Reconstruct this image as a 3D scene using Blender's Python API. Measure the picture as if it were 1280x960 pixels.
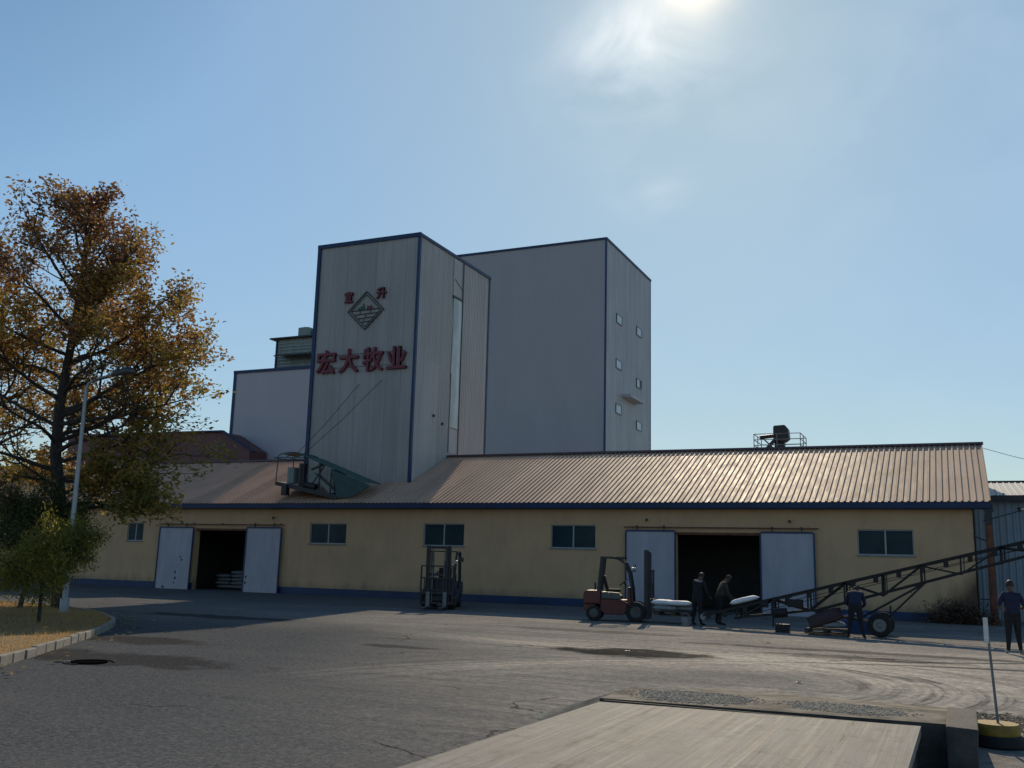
import bpy, bmesh, math, random
import numpy as np
from mathutils import Vector, Matrix, noise as mnoise

for o in list(bpy.data.objects): bpy.data.objects.remove(o)
S = bpy.context.scene
R = math.radians
random.seed(7)

# ------------------------------------------------------------------ camera
F_PX, PITCH, ROLL, YAW = 1213.0, R(10.543), R(1.51), R(24.54)
CAM = Vector((0, 0, 1.7))
fw = Vector((-math.sin(YAW)*math.cos(PITCH), math.cos(YAW)*math.cos(PITCH), math.sin(PITCH)))
rt0 = Vector((math.cos(YAW), math.sin(YAW), 0)); up0 = rt0.cross(fw)
rt = rt0*math.cos(ROLL)+up0*math.sin(ROLL); up = up0*math.cos(ROLL)-rt0*math.sin(ROLL)
cd = bpy.data.cameras.new('camera'); cam = bpy.data.objects.new('camera', cd)
S.collection.objects.link(cam)
m = Matrix.Identity(4)
for i, v in enumerate((rt, up, -fw)):
    for j in range(3): m[j][i] = v[j]
m.translation = CAM
cam.matrix_world = m
cd.sensor_width = 36; cd.lens = F_PX/1280*36; cd.clip_end = 3000; cd.clip_start = .05
S.camera = cam

# ------------------------------------------------------------------ sun and sky
SUN_AZ, SUN_EL = R(-13.4), R(32.0)
SUNV = Vector((math.sin(SUN_AZ)*math.cos(SUN_EL), math.cos(SUN_AZ)*math.cos(SUN_EL), math.sin(SUN_EL)))
sl = bpy.data.lights.new('sun', 'SUN'); sl.energy = 3.2; sl.angle = R(.5); sl.color = (1, .83, .60)
so = bpy.data.objects.new('sun', sl); S.collection.objects.link(so)
so.rotation_euler = (-SUNV).to_track_quat('-Z', 'Y').to_euler(); so.location = (0, 0, 60)

W = bpy.data.worlds.new('World'); S.world = W; W.use_nodes = True
nt = W.node_tree; nt.nodes.clear()
def N(t, **k):
    n = nt.nodes.new(t)
    for a, b in k.items():
        if a == 'ins':
            for i, v in b.items():
                if isinstance(v, bpy.types.NodeSocket): nt.links.new(v, n.inputs[i])
                else: n.inputs[i].default_value = v
        else: setattr(n, a, b)
    return n
def dirpx(x, y):
    return (rt*(x-640)/F_PX - up*(y-480)/F_PX + fw).normalized()
sky = N('ShaderNodeTexSky', sky_type='NISHITA', sun_disc=False, sun_elevation=SUN_EL, sun_rotation=SUN_AZ % (2*math.pi),
        altitude=100, air_density=1.0, dust_density=0.6, ozone_density=2.0)
tc = N('ShaderNodeTexCoord')
nrm = N('ShaderNodeVectorMath', operation='NORMALIZE', ins={0: tc.outputs['Generated']})
def math_(op, a, b=0.0, c=None, clamp=False):
    ins = {0: a, 1: b}
    if c is not None: ins[2] = c
    return N('ShaderNodeMath', operation=op, use_clamp=clamp, ins=ins).outputs[0]
def blob(d, width):
    dt = N('ShaderNodeVectorMath', operation='DOT_PRODUCT', ins={0: nrm.outputs[0], 1: tuple(d)}).outputs['Value']
    ang = math_('ARCCOSINE', math_('MINIMUM', dt, .99999))
    q = math_('DIVIDE', ang, width)
    return math_('EXPONENT', math_('MULTIPLY', math_('MULTIPLY', q, q), -1.0))
mp = N('ShaderNodeMapping', ins={0: nrm.outputs[0], 3: (6, 6, 9)}); mp.inputs['Rotation'].default_value = (0, .35, .2)
n1 = N('ShaderNodeTexNoise', ins={'Vector': mp.outputs[0], 'Scale': 1.5, 'Detail': 6.0, 'Roughness': .5, 'Distortion': .5})
cl = N('ShaderNodeMapRange', ins={0: n1.outputs['Fac'], 1: .40, 2: .70, 3: 0.0, 4: 1.0}).outputs[0]
msk = math_('ADD', math_('ADD', blob(dirpx(770, 70), .055), math_('MULTIPLY', blob(dirpx(840, 55), .06), .9)), math_('MULTIPLY', blob(dirpx(1130, 60), .14), .14))
msk = math_('ADD', msk, math_('MULTIPLY', blob(dirpx(812, 232), .033), .4))
msk = math_('ADD', msk, math_('MULTIPLY', blob(dirpx(1200, 400), .3), .04))
cmask = math_('MULTIPLY', cl, msk)
glow = math_('ADD', math_('MULTIPLY', blob(dirpx(870, -26), .031), .9), math_('MULTIPLY', blob(dirpx(870, -20), .075), .13))
# strength of the sky and of the thin cloud and aureole round the sun
SKY_STR = 0.09
def rgbscale(col, fac):
    n_ = N('ShaderNodeVectorMath', operation='SCALE', ins={0: col})
    nt.links.new(fac, n_.inputs['Scale']) if isinstance(fac, bpy.types.NodeSocket) else None
    return n_.outputs[0]
lum = N('ShaderNodeVectorMath', operation='DOT_PRODUCT', ins={0: sky.outputs[0], 1: (.25, .6, .15)}).outputs['Value']
SKY_KNEE = 4.3      # brightness knee: brighter parts of the sky are compressed to an even tone
damp = math_('MINIMUM', 1.0, math_('POWER', math_('DIVIDE', lum, SKY_KNEE), -.72))
tc2 = N('ShaderNodeMix', data_type='RGBA', ins={0: math_('MINIMUM', math_('MULTIPLY', math_('SUBTRACT', 1.0, damp), 1.25), 1.0), 6: (.87, 1.13, 1.17, 1), 7: (.76, 1.10, 1.30, 1)})
tint = N('ShaderNodeMix', data_type='RGBA', blend_type='MULTIPLY', ins={0: 1.0, 6: rgbscale(sky.outputs[0], damp), 7: tc2.outputs[2]})
c1 = rgbscale((3.7, 3.1, 2.5), cmask); g1 = rgbscale((9.0, 6.6, 3.9), glow)
a1 = N('ShaderNodeVectorMath', operation='ADD', ins={0: tint.outputs[2], 1: c1}).outputs[0]
szc = N('ShaderNodeSeparateXYZ', ins={0: nrm.outputs[0]}).outputs[2]
veil = math_('EXPONENT', math_('MULTIPLY', math_('MAXIMUM', szc, 0.0), -5.5))
a1 = N('ShaderNodeVectorMath', operation='ADD', ins={0: a1, 1: rgbscale((2.7, 2.0, 1.35), veil)}).outputs[0]
a2 = N('ShaderNodeVectorMath', operation='ADD', ins={0: a1, 1: g1}).outputs[0]
bg = N('ShaderNodeBackground', ins={0: a2, 1: SKY_STR})
ow = N('ShaderNodeOutputWorld', ins={0: bg.outputs[0]})

S.view_settings.view_transform = 'Standard'; S.view_settings.look = 'None'
S.view_settings.gamma = 1; S.view_settings.use_curve_mapping = False
S.view_settings.exposure = 0.0
S.render.engine = 'CYCLES'
S.cycles.max_bounces = 6

# ------------------------------------------------------------------ materials
def mat(name, col, rough=.7, metal=0.0, var=.15, scale=3.0, stretch=(1, 1, 1), bump=0.0, bscale=None, spec=.5, col2=None, detail=6, trans=0.0, island=0.0):
    mt = bpy.data.materials.new(name); mt.use_nodes = True
    t = mt.node_tree; t.nodes.clear()
    def n(ty, **k):
        x = t.nodes.new(ty)
        for a, b in k.items():
            if a == 'ins':
                for i, v in b.items():
                    if isinstance(v, bpy.types.NodeSocket): t.links.new(v, x.inputs[i])
                    else: x.inputs[i].default_value = v
            else: setattr(x, a, b)
        return x
    mt['n'] = 1
    tcn = n('ShaderNodeTexCoord')
    geo = n('ShaderNodeNewGeometry')
    mpn = n('ShaderNodeMapping', ins={0: geo.outputs['Position'], 3: stretch})
    nz = n('ShaderNodeTexNoise', ins={'Vector': mpn.outputs[0], 'Scale': scale, 'Detail': float(detail), 'Roughness': .6})
    a = tuple(max(0, c*(1-var)) for c in col)+(1,)
    b = tuple(min(1, c*(1+var)) for c in (col2 or col))+(1,)
    mx = n('ShaderNodeMix', data_type='RGBA', ins={0: n('ShaderNodeMapRange', ins={0: nz.outputs['Fac'], 1: .3, 2: .7, 3: 0.0, 4: 1.0}).outputs[0], 6: a, 7: b})
    out = mx.outputs[2]
    p = n('ShaderNodeBsdfPrincipled', ins={'Base Color': out, 'Roughness': rough, 'Metallic': metal, 'Specular IOR Level': spec})
    if bump:
        nb = n('ShaderNodeTexNoise', ins={'Vector': geo.outputs['Position'], 'Scale': bscale or scale*6, 'Detail': 4.0})
        bp = n('ShaderNodeBump', ins={'Strength': bump, 'Distance': .02, 'Height': nb.outputs['Fac']})
        t.links.new(bp.outputs[0], p.inputs['Normal'])
    o = n('ShaderNodeOutputMaterial', ins={0: p.outputs[0]})
    return mt, t, n, p, out, geo
def M(*a, **k): return mat(*a, **k)[0]

m_blue = M('blue_paint', (.005, .03, .10), .5, var=.25, scale=1.5)
m_fascia = M('blue_fascia', (.006, .028, .09), .6, var=.25, scale=1.2)
m_door = M('pale_sheet_door', (.38, .38, .44), .5, var=.12, scale=1.2, stretch=(2, 2, .6))
m_doordirt = M('door_rust_spot', (.05, .035, .03), .8)
m_alu = M('window_aluminium', (.30, .34, .36), .4, var=.1)
m_glass = M('window_glass', (.012, .035, .05), .2, var=.3, scale=1.5, spec=.12)
m_dark = M('dark_steel', (.02, .021, .026), .5, var=.3)
m_conv = M('dark_conveyor_steel', (.010, .011, .014), .5, var=.3, spec=.3)
m_black = M('black_rubber', (.014, .014, .015), .8, var=.3, scale=12)
m_grey = M('grey_steel', (.16, .17, .18), .45, .3, var=.2, scale=5)
m_rail = M('galvanised_steel', (.3, .31, .32), .45, .6, var=.2)
m_rust = M('rusty_pipe', (.15, .055, .03), .8, var=.4, scale=4, bump=.4)
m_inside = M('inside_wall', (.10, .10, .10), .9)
m_ridge = M('ridge_cap', (.11, .06, .055), .55, .1, var=.25)
m_green = M('green_sheet', (.010, .062, .07), .45, var=.3, scale=3)
m_greensteel = M('green_steel', (.015, .10, .09), .5, var=.3)
m_red = M('red_sign', (.16, .018, .035), .5, var=.15)
m_forkred = M('red_forklift_paint', (.10, .020, .016), .5, var=.3, scale=4)
m_forkblue = M('dark_forklift_paint', (.02, .035, .05), .5, var=.3, scale=4)
m_forkgrey = M('grey_forklift_paint', (.07, .075, .078), .5, var=.2)
m_wood = M('pallet_wood', (.07, .055, .045), .8, var=.4, scale=6, stretch=(.3, 2, 2))
m_sack = M('white_woven_sack', (.68, .72, .78), .7, var=.08, scale=8, bump=.5, bscale=30)
m_sackred = M('red_woven_sack', (.05, .018, .02), .7, var=.25, scale=5, bump=.5, bscale=30)
m_sackblue = M('blue_tarpaulin', (.03, .07, .20), .6, var=.3, scale=4, bump=.5, bscale=12)
m_sackgrey = M('grey_woven_sack', (.22, .24, .26), .7, var=.25, scale=5, bump=.5, bscale=30)
m_skin = M('skin', (.11, .065, .045), .6, var=.1)
m_hair = M('black_hair', (.012, .01, .01), .6)
m_navy = M('navy_cloth', (.012, .016, .045), .85, var=.3, scale=8, bump=.5, bscale=14)
m_blackcloth = M('black_cloth', (.012, .012, .016), .9, var=.3, scale=8, bump=.5, bscale=14)
m_browncloth = M('brown_cloth', (.05, .04, .032), .9, var=.3, scale=8, bump=.5, bscale=14)
m_palecloth = M('pale_collar_cloth', (.25, .26, .28), .8)
m_shoe = M('pale_shoes', (.3, .3, .3), .7)
m_yellow = M('yellow_painted_concrete', (.30, .19, .03), .7, var=.3, scale=8, bump=.3)
m_plate = M('white_marker_plate', (.6, .6, .58), .5, var=.15, scale=12)
m_kerb = M('concrete_kerb_stone', (.25, .235, .205), .85, var=.25, scale=6, bump=.4)
m_block = M('dark_concrete', (.06, .058, .054), .85, var=.45, scale=4, bump=.5)
m_cable = M('cable', (.03, .03, .035), .6)
m_stone = M('gravel_stone', (.12, .105, .085), .9, var=.3, scale=45, col2=(.50, .44, .36), spec=.05)
m_lamp = M('painted_lamp_pole', (.36, .38, .40), .45, .2, var=.12, scale=5)
m_lamphead = M('grey_lamp_head', (.07, .08, .10), .4, .2)
m_pit = M('pit_dirt', (.008, .007, .006), .95, spec=0.0)

# yellow render with grime and a scorched stain at the right end
mt, t, n, p, out, geo = mat('yellow_render', (.58, .375, .215), .9, var=.07, scale=.8, stretch=(1, 1, 1.2), bump=.3, bscale=9)
sepn = n('ShaderNodeSeparateXYZ', ins={0: geo.outputs['Position']})
st = n('ShaderNodeTexNoise', ins={'Vector': n('ShaderNodeMapping', ins={0: geo.outputs['Position'], 3: (2.2, 1, .5)}).outputs[0], 'Scale': 1.3, 'Detail': 8.0, 'Roughness': .65})
g1m = n('ShaderNodeMapRange', ins={0: st.outputs['Fac'], 1: .45, 2: .75, 3: 0.0, 4: .28}).outputs[0]
mx1 = n('ShaderNodeMix', data_type='RGBA', ins={0: g1m, 6: out, 7: (.28, .24, .17, 1)})
# stain
dx = n('ShaderNodeMath', operation='MULTIPLY_ADD', ins={0: sepn.outputs[0], 1: .75, 2: .1}).outputs[0]
dz = n('ShaderNodeMath', operation='MULTIPLY_ADD', ins={0: sepn.outputs[2], 1: -.8, 2: 1.0}).outputs[0]
ss = n('ShaderNodeMath', operation='ADD', ins={0: dx, 1: dz}).outputs[0]
ss2 = n('ShaderNodeMath', operation='MULTIPLY_ADD', ins={0: st.outputs['Fac'], 1: 1.1, 2: ss}).outputs[0]
sm = n('ShaderNodeMapRange', ins={0: ss2, 1: .35, 2: 1.1, 3: 0.0, 4: .9}).outputs[0]
mx2 = n('ShaderNodeMix', data_type='RGBA', ins={0: sm, 6: mx1.outputs[2], 7: (.075, .045, .03, 1)})
# splashed dirt line low down
dl = n('ShaderNodeMapRange', ins={0: n('ShaderNodeMath', operation='MULTIPLY_ADD', ins={0: st.outputs['Fac'], 1: 1.2, 2: n('ShaderNodeMath', operation='MULTIPLY', ins={0: sepn.outputs[2], 1: -1.3}).outputs[0]}).outputs[0], 1: -.25, 2: .3, 3: 0.0, 4: .55}).outputs[0]
mx3 = n('ShaderNodeMix', data_type='RGBA', ins={0: dl, 6: mx2.outputs[2], 7: (.15, .13, .10, 1)})
t.links.new(mx3.outputs[2], p.inputs['Base Color'])
m_wall = mt

def cladding(name, col, seam=0.9, seamdark=.5, axis=0, var=.1, rough=.55, hs=0, streak=.35, tone=(.94, 1.05)):
    mt, t, n, p, out, geo = mat(name, col, rough, var=var, scale=.6, stretch=(1, 1, .35))
    sx = n('ShaderNodeSeparateXYZ', ins={0: geo.outputs['Position']})
    fr = n('ShaderNodeMath', operation='FRACT', ins={0: n('ShaderNodeMath', operation='DIVIDE', ins={0: sx.outputs[axis], 1: seam}).outputs[0]}).outputs[0]
    lt = n('ShaderNodeMath', operation='LESS_THAN', ins={0: fr, 1: .035/seam}).outputs[0]
    stn = n('ShaderNodeTexNoise', ins={'Vector': n('ShaderNodeMapping', ins={0: geo.outputs['Position'], 3: (3.5, 3.5, .12)}).outputs[0], 'Scale': 1.0, 'Detail': 7.0, 'Roughness': .6})
    sv = n('ShaderNodeMapRange', ins={0: stn.outputs['Fac'], 1: .45, 2: .75, 3: 0.0, 4: streak}).outputs[0]
    a = n('ShaderNodeMix', data_type='RGBA', ins={0: sv, 6: out, 7: tuple(c*.45 for c in col)+(1,)})
    b = n('ShaderNodeMix', data_type='RGBA', ins={0: n('ShaderNodeMath', operation='MULTIPLY', ins={0: lt, 1: seamdark}).outputs[0], 6: a.outputs[2], 7: tuple(c*.35 for c in col)+(1,)})
    fl = n('ShaderNodeMath', operation='FLOOR', ins={0: n('ShaderNodeMath', operation='DIVIDE', ins={0: sx.outputs[axis], 1: seam}).outputs[0]}).outputs[0]
    fz = n('ShaderNodeMath', operation='FLOOR', ins={0: n('ShaderNodeMath', operation='DIVIDE', ins={0: sx.outputs[2], 1: 6.1}).outputs[0]}).outputs[0]
    wn = n('ShaderNodeTexWhiteNoise', noise_dimensions='2D', ins={0: n('ShaderNodeCombineXYZ', ins={0: fl, 1: fz, 2: 0.0}).outputs[0]}).outputs['Value']
    vm = n('ShaderNodeVectorMath', operation='SCALE', ins={0: b.outputs[2]})
    t.links.new(n('ShaderNodeMapRange', ins={0: wn, 1: 0.0, 2: 1.0, 3: tone[0], 4: tone[1]}).outputs[0], vm.inputs['Scale'])
    t.links.new(vm.outputs[0], p.inputs['Base Color'])
    return mt
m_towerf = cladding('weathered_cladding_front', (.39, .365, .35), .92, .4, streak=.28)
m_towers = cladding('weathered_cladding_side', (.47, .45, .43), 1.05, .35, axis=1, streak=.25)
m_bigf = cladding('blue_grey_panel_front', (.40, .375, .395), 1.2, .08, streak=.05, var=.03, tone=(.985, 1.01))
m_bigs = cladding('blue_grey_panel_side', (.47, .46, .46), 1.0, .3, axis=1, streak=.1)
m_leftf = cladding('pale_panel', (.46, .44, .48), 1.1, .08, streak=.05, var=.04, tone=(.98, 1.01))
m_redclad = cladding('maroon_cladding', (.13, .05, .055), .8, .4)
m_rightclad = cladding('grey_blue_cladding', (.24, .30, .36), .75, .5, streak=.35)
m_louvre = cladding('louvre_cladding', (.25, .29, .28), .6, .3, streak=.6)
m_strip = M('translucent_strip', (.48, .53, .50), .35, var=.25, scale=1.5, stretch=(1, 1, .4), bump=.8, bscale=2)
m_rroof = M('grey_roof_sheet', (.30, .31, .31), .5, .2, var=.15)

# brown-pink corrugated roof sheet, weathered
mt, t, n, p, out, geo = mat('roof_sheet', (.56, .345, .235), .5, 0, var=.14, scale=.9, stretch=(1, .35, .35), spec=.42)
nz2 = n('ShaderNodeTexNoise', ins={'Vector': n('ShaderNodeMapping', ins={0: geo.outputs['Position'], 3: (4.4, .8, .8)}).outputs[0], 'Scale': 1.2, 'Detail': 8.0, 'Roughness': .7})
sv = n('ShaderNodeMapRange', ins={0: nz2.outputs['Fac'], 1: .45, 2: .75, 3: 0.0, 4: .6}).outputs[0]
a = n('ShaderNodeMix', data_type='RGBA', ins={0: sv, 6: out, 7: (.60, .43, .30, 1)})
sxr = n('ShaderNodeSeparateXYZ', ins={0: geo.outputs['Position']})
flr = n('ShaderNodeMath', operation='FLOOR', ins={0: n('ShaderNodeMath', operation='DIVIDE', ins={0: sxr.outputs[0], 1: .92}).outputs[0]}).outputs[0]
wnr = n('ShaderNodeTexWhiteNoise', noise_dimensions='1D', ins={1: flr}).outputs['Value']
vmr = n('ShaderNodeVectorMath', operation='SCALE', ins={0: a.outputs[2]})
t.links.new(n('ShaderNodeMapRange', ins={0: wnr, 1: 0.0, 2: 1.0, 3: .82, 4: 1.08}).outputs[0], vmr.inputs['Scale'])
rst = n('ShaderNodeTexNoise', ins={'Vector': n('ShaderNodeMapping', ins={0: geo.outputs['Position'], 3: (1.0, .5, .5)}).outputs[0], 'Scale': .5, 'Detail': 9.0, 'Roughness': .75}).outputs['Fac']
rmx = n('ShaderNodeMix', data_type='RGBA', ins={0: n('ShaderNodeMapRange', ins={0: rst, 1: .54, 2: .66, 3: 0.0, 4: .4}).outputs[0], 6: vmr.outputs[0], 7: (.30, .16, .10, 1)})
t.links.new(rmx.outputs[2], p.inputs['Base Color'])
t.links.new(n('ShaderNodeMapRange', ins={0: nz2.outputs['Fac'], 1: .3, 2: .7, 3: .52, 4: .72}).outputs[0], p.inputs['Roughness'])
m_roof = mt

# yard asphalt: dusty, tyre swept
def ground_mat():
    mt, t, n, p, out, geo = mat('dusty_asphalt', (.062, .061, .060), .9, var=.2, scale=.35, spec=0.0)
    pos = geo.outputs['Position']
    def nz(vec, sc, det=6.0, r=.6, dist=0.0): return n('ShaderNodeTexNoise', ins={'Vector': vec, 'Scale': sc, 'Detail': det, 'Roughness': r, 'Distortion': dist}).outputs['Fac']
    def mr(v, a, b, c=0.0, d=1.0): return n('ShaderNodeMapRange', ins={0: v, 1: a, 2: b, 3: c, 4: d}).outputs[0]
    def ma(op, a, b=0.0, c=0.0): return n('ShaderNodeMath', operation=op, ins={0: a, 1: b, 2: c}).outputs[0]
    def mix(f, a, b): return n('ShaderNodeMix', data_type='RGBA', ins={0: f, 6: a, 7: b}).outputs[2]
    sx = n('ShaderNodeSeparateXYZ', ins={0: pos})
    X, Y = sx.outputs[0], sx.outputs[1]
    grit = nz(pos, 38, 3.0, .7); grit2 = nz(pos, 9, 5.0, .7)
    col = mix(mr(grit, .35, .7), (.062, .067, .074, 1), (.155, .160, .164, 1))
    g8 = nz(pos, 14, 6.0, .75)
    col = mix(mr(g8, .52, .66, 0.0, .55), col, (.24, .23, .215, 1))
    col = mix(mr(g8, .46, .36, 0.0, .5), col, (.035, .035, .036, 1))
    # aggregate specks
    vo = n('ShaderNodeTexVoronoi', ins={'Vector': pos, 'Scale': 30.0}); vo2 = vo.outputs['Color']
    sp = n('ShaderNodeSeparateColor', ins={0: vo2})
    col = mix(mr(sp.outputs[0], .88, .95, 0.0, .5), col, (.20, .19, .175, 1))
    # straight wheel streaks running along the building
    wv = nz(n('ShaderNodeMapping', ins={0: pos, 2: (0, 0, R(-8)), 3: (.14, 2.6, 1)}).outputs[0], 1.0, 9.0, .68, .4)
    wv2 = nz(n('ShaderNodeMapping', ins={0: pos, 2: (0, 0, R(14)), 3: (.20, 1.9, 1)}).outputs[0], 1.3, 8.0, .65, .3)
    # turning-circle streaks
    def arc(cx, cy, rad, wid, sc, rmin=1.5):
        ax = ma('SUBTRACT', X, cx); ay = ma('SUBTRACT', Y, cy)
        r_ = ma('SQRT', ma('ADD', ma('MULTIPLY', ax, ax), ma('MULTIPLY', ay, ay)))
        th = ma('ARCTAN2', ay, ax)
        cv = n('ShaderNodeCombineXYZ', ins={0: r_, 1: ma('MULTIPLY', th, .9), 2: 0.0}).outputs[0]
        v = nz(n('ShaderNodeMapping', ins={0: cv, 3: (sc, .8, 1)}).outputs[0], 1.0, 8.0, .7, .15)
        q = ma('DIVIDE', ma('SUBTRACT', r_, rad), wid)
        return v, ma('EXPONENT', ma('MULTIPLY', ma('MULTIPLY', q, q), -1.0))
    v1, k1 = arc(-4.6, 17.5, 4.3, 1.5, 3.4)
    k1 = ma('MULTIPLY', k1, mr(X, -6.5, -3.5))
    v2, k2 = arc(-9.0, 9.0, 15.0, 1.6, 2.6)
    k2 = ma('MULTIPLY', k2, mr(X, -9, -3))
    v3, k3 = arc(2.5, 10.5, 12.2, 1.1, 2.2); v4, k4 = arc(-7.5, 36.0, 14.0, 1.3, 2.6); v5, k5 = arc(-12.0, 6.0, 19.5, 1.5, 2.0)
    k3 = ma('MULTIPLY', k3, mr(Y, 13, 17)); k4 = ma('MULTIPLY', k4, mr(X, -16, -9)); k5 = ma('MULTIPLY', k5, mr(nz(pos, .12, 2.0), .45, .6))
    dustbase = nz(pos, .18, 5.0, .55)
    side = mr(ma('ADD', X, ma('MULTIPLY', Y, .5)), -4.5, 6.5)         # dust and sunward glare painted in, stronger to the right and back
    far_glare = ma('MULTIPLY', mr(Y, 21, 29), mr(X, -27, -14, .25, 1.0))  # paler band near the building, low-sun glare painted into the ground colour
    dm = ma('MAXIMUM', ma('MULTIPLY', side, .95), ma('MULTIPLY', far_glare, .8))
    dm = ma('MULTIPLY', dm, mr(dustbase, .3, .6, .45, 1.0))
    st1 = mr(ma('ADD', ma('MULTIPLY', wv, .6), ma('MULTIPLY', wv2, .4)), .44, .57)
    dust_glare = ma('MULTIPLY', dm, ma('MULTIPLY_ADD', st1, ma('MULTIPLY', mr(nz(pos, .25, 3.0), .35, .6), .45), .42))
    a1_ = ma('MULTIPLY', mr(v1, .42, .62), k1); a2_ = ma('MULTIPLY', mr(v2, .45, .62), ma('MULTIPLY', k2, .8))
    dust_glare = ma('MINIMUM', ma('ADD', dust_glare, ma('MULTIPLY', ma('ADD', ma('ADD', a1_, a2_), ma('ADD', ma('MULTIPLY', mr(v3, .42, .6), k3), ma('ADD', ma('MULTIPLY', mr(v4, .42, .6), k4), ma('MULTIPLY', mr(v5, .45, .62), ma('MULTIPLY', k5, .5))))), .55)), 1.0)
    dust_glare = ma('MULTIPLY', dust_glare, mr(grit2, .35, .62, .35, 1.0))
    col = mix(dust_glare, col, (.56, .505, .43, 1))
    # dark tyre scuffs inside the arcs
    d1 = ma('ADD', ma('MULTIPLY', mr(v1, .47, .34), ma('MULTIPLY', k1, 1.2)), ma('ADD', ma('MULTIPLY', mr(v3, .46, .34), ma('MULTIPLY', k3, 1.1)), ma('MULTIPLY', mr(v4, .46, .34), ma('MULTIPLY', k4, .9))))
    col = mix(ma('MINIMUM', d1, .72), col, (.055, .053, .05, 1))
    # dark streaks everywhere
    col = mix(mr(wv, .42, .28, 0.0, .22), col, (.035, .036, .038, 1))
    big = nz(n('ShaderNodeMapping', ins={0: pos, 2: (0, 0, R(-12)), 3: (.25, .7, 1)}).outputs[0], .8, 6.0, .6)
    col = mix(mr(big, .52, .66, 0.0, .35), col, (.16, .155, .145, 1))
    # oily stain
    clean = 1.0
    def stain(cx, cy, rx, ry, amt, colr):
        nonlocal col, clean
        ax = ma('DIVIDE', ma('SUBTRACT', X, cx), rx); ay = ma('DIVIDE', ma('SUBTRACT', Y, cy), ry)
        q = ma('ADD', ma('MULTIPLY', ax, ax), ma('MULTIPLY', ay, ay))
        q = ma('ADD', q, ma('MULTIPLY', ma('SUBTRACT', nz(pos, 1.1, 6.0, .6), .5), 3.2))
        sm_ = mr(q, 1.1, .5, 0.0, amt); col = mix(sm_, col, colr)
        clean = ma('MULTIPLY', clean, ma('SUBTRACT', 1.0, sm_))
    stain(-6.6, 21.3, 1.9, 1.1, .9, (.022, .022, .022, 1))
    stain(-2.2, 23.6, 2.4, .6, .6, (.03, .029, .027, 1))
    stain(-9.5, 27.5, 3.0, .7, .45, (.05, .048, .045, 1))
    stain(-11.4, 19.2, 1.0, .4, .5, (.022, .021, .020, 1))
    stain(-14.0, 13.6, 3.2, 1.0, .55, (.03, .024, .02, 1))
    stain(-16.6, 16.8, 2.2, .8, .55, (.035, .026, .02, 1))
    stain(-21.5, 24.8, 3.5, .8, .6, (.018, .018, .018, 1))
    stain(-1.0, 25.3, 6.5, .45, .6, (.03, .028, .027, 1))
    # patched pale concrete band in front of the warehouse wall
    band = ma('MULTIPLY', mr(Y, 34.6, 34.9), .45)
    col = mix(band, col, (.10, .10, .098, 1))
    # cracks
    cr = n('ShaderNodeTexVoronoi', feature='DISTANCE_TO_EDGE', ins={'Vector': n('ShaderNodeVectorMath', operation='ADD', ins={0: pos, 1: n('ShaderNodeVectorMath', operation='SCALE', ins={0: n('ShaderNodeTexNoise', ins={'Vector': pos, 'Scale': .9, 'Detail': 5.0}).outputs['Color'], 'Scale': 1.6}).outputs[0]}).outputs[0], 'Scale': .17}).outputs['Distance']
    ck = ma('MULTIPLY', mr(cr, .006, .002), mr(nz(pos, .3, 2.0), .5, .6, 0.0, .8))
    col = mix(ck, col, (.015, .015, .015, 1))
    t.links.new(col, p.inputs['Base Color'])
    hgt = ma('ADD', ma('MULTIPLY', grit, .6), ma('MULTIPLY', nz(pos, 3.0, 4.0), .8))
    bp = n('ShaderNodeBump', ins={'Strength': .55, 'Distance': .02, 'Height': hgt})
    t.links.new(bp.outputs[0], p.inputs['Normal'])
    t.links.new(ma('MULTIPLY', ma('MULTIPLY', dust_glare, clean), ma('MULTIPLY', ma('SUBTRACT', 1.0, ma('MINIMUM', d1, 1.0)), .15)), p.inputs['Specular IOR Level'])
    p.inputs['Roughness'].default_value = .85
    return mt
m_ground = ground_mat()

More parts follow.
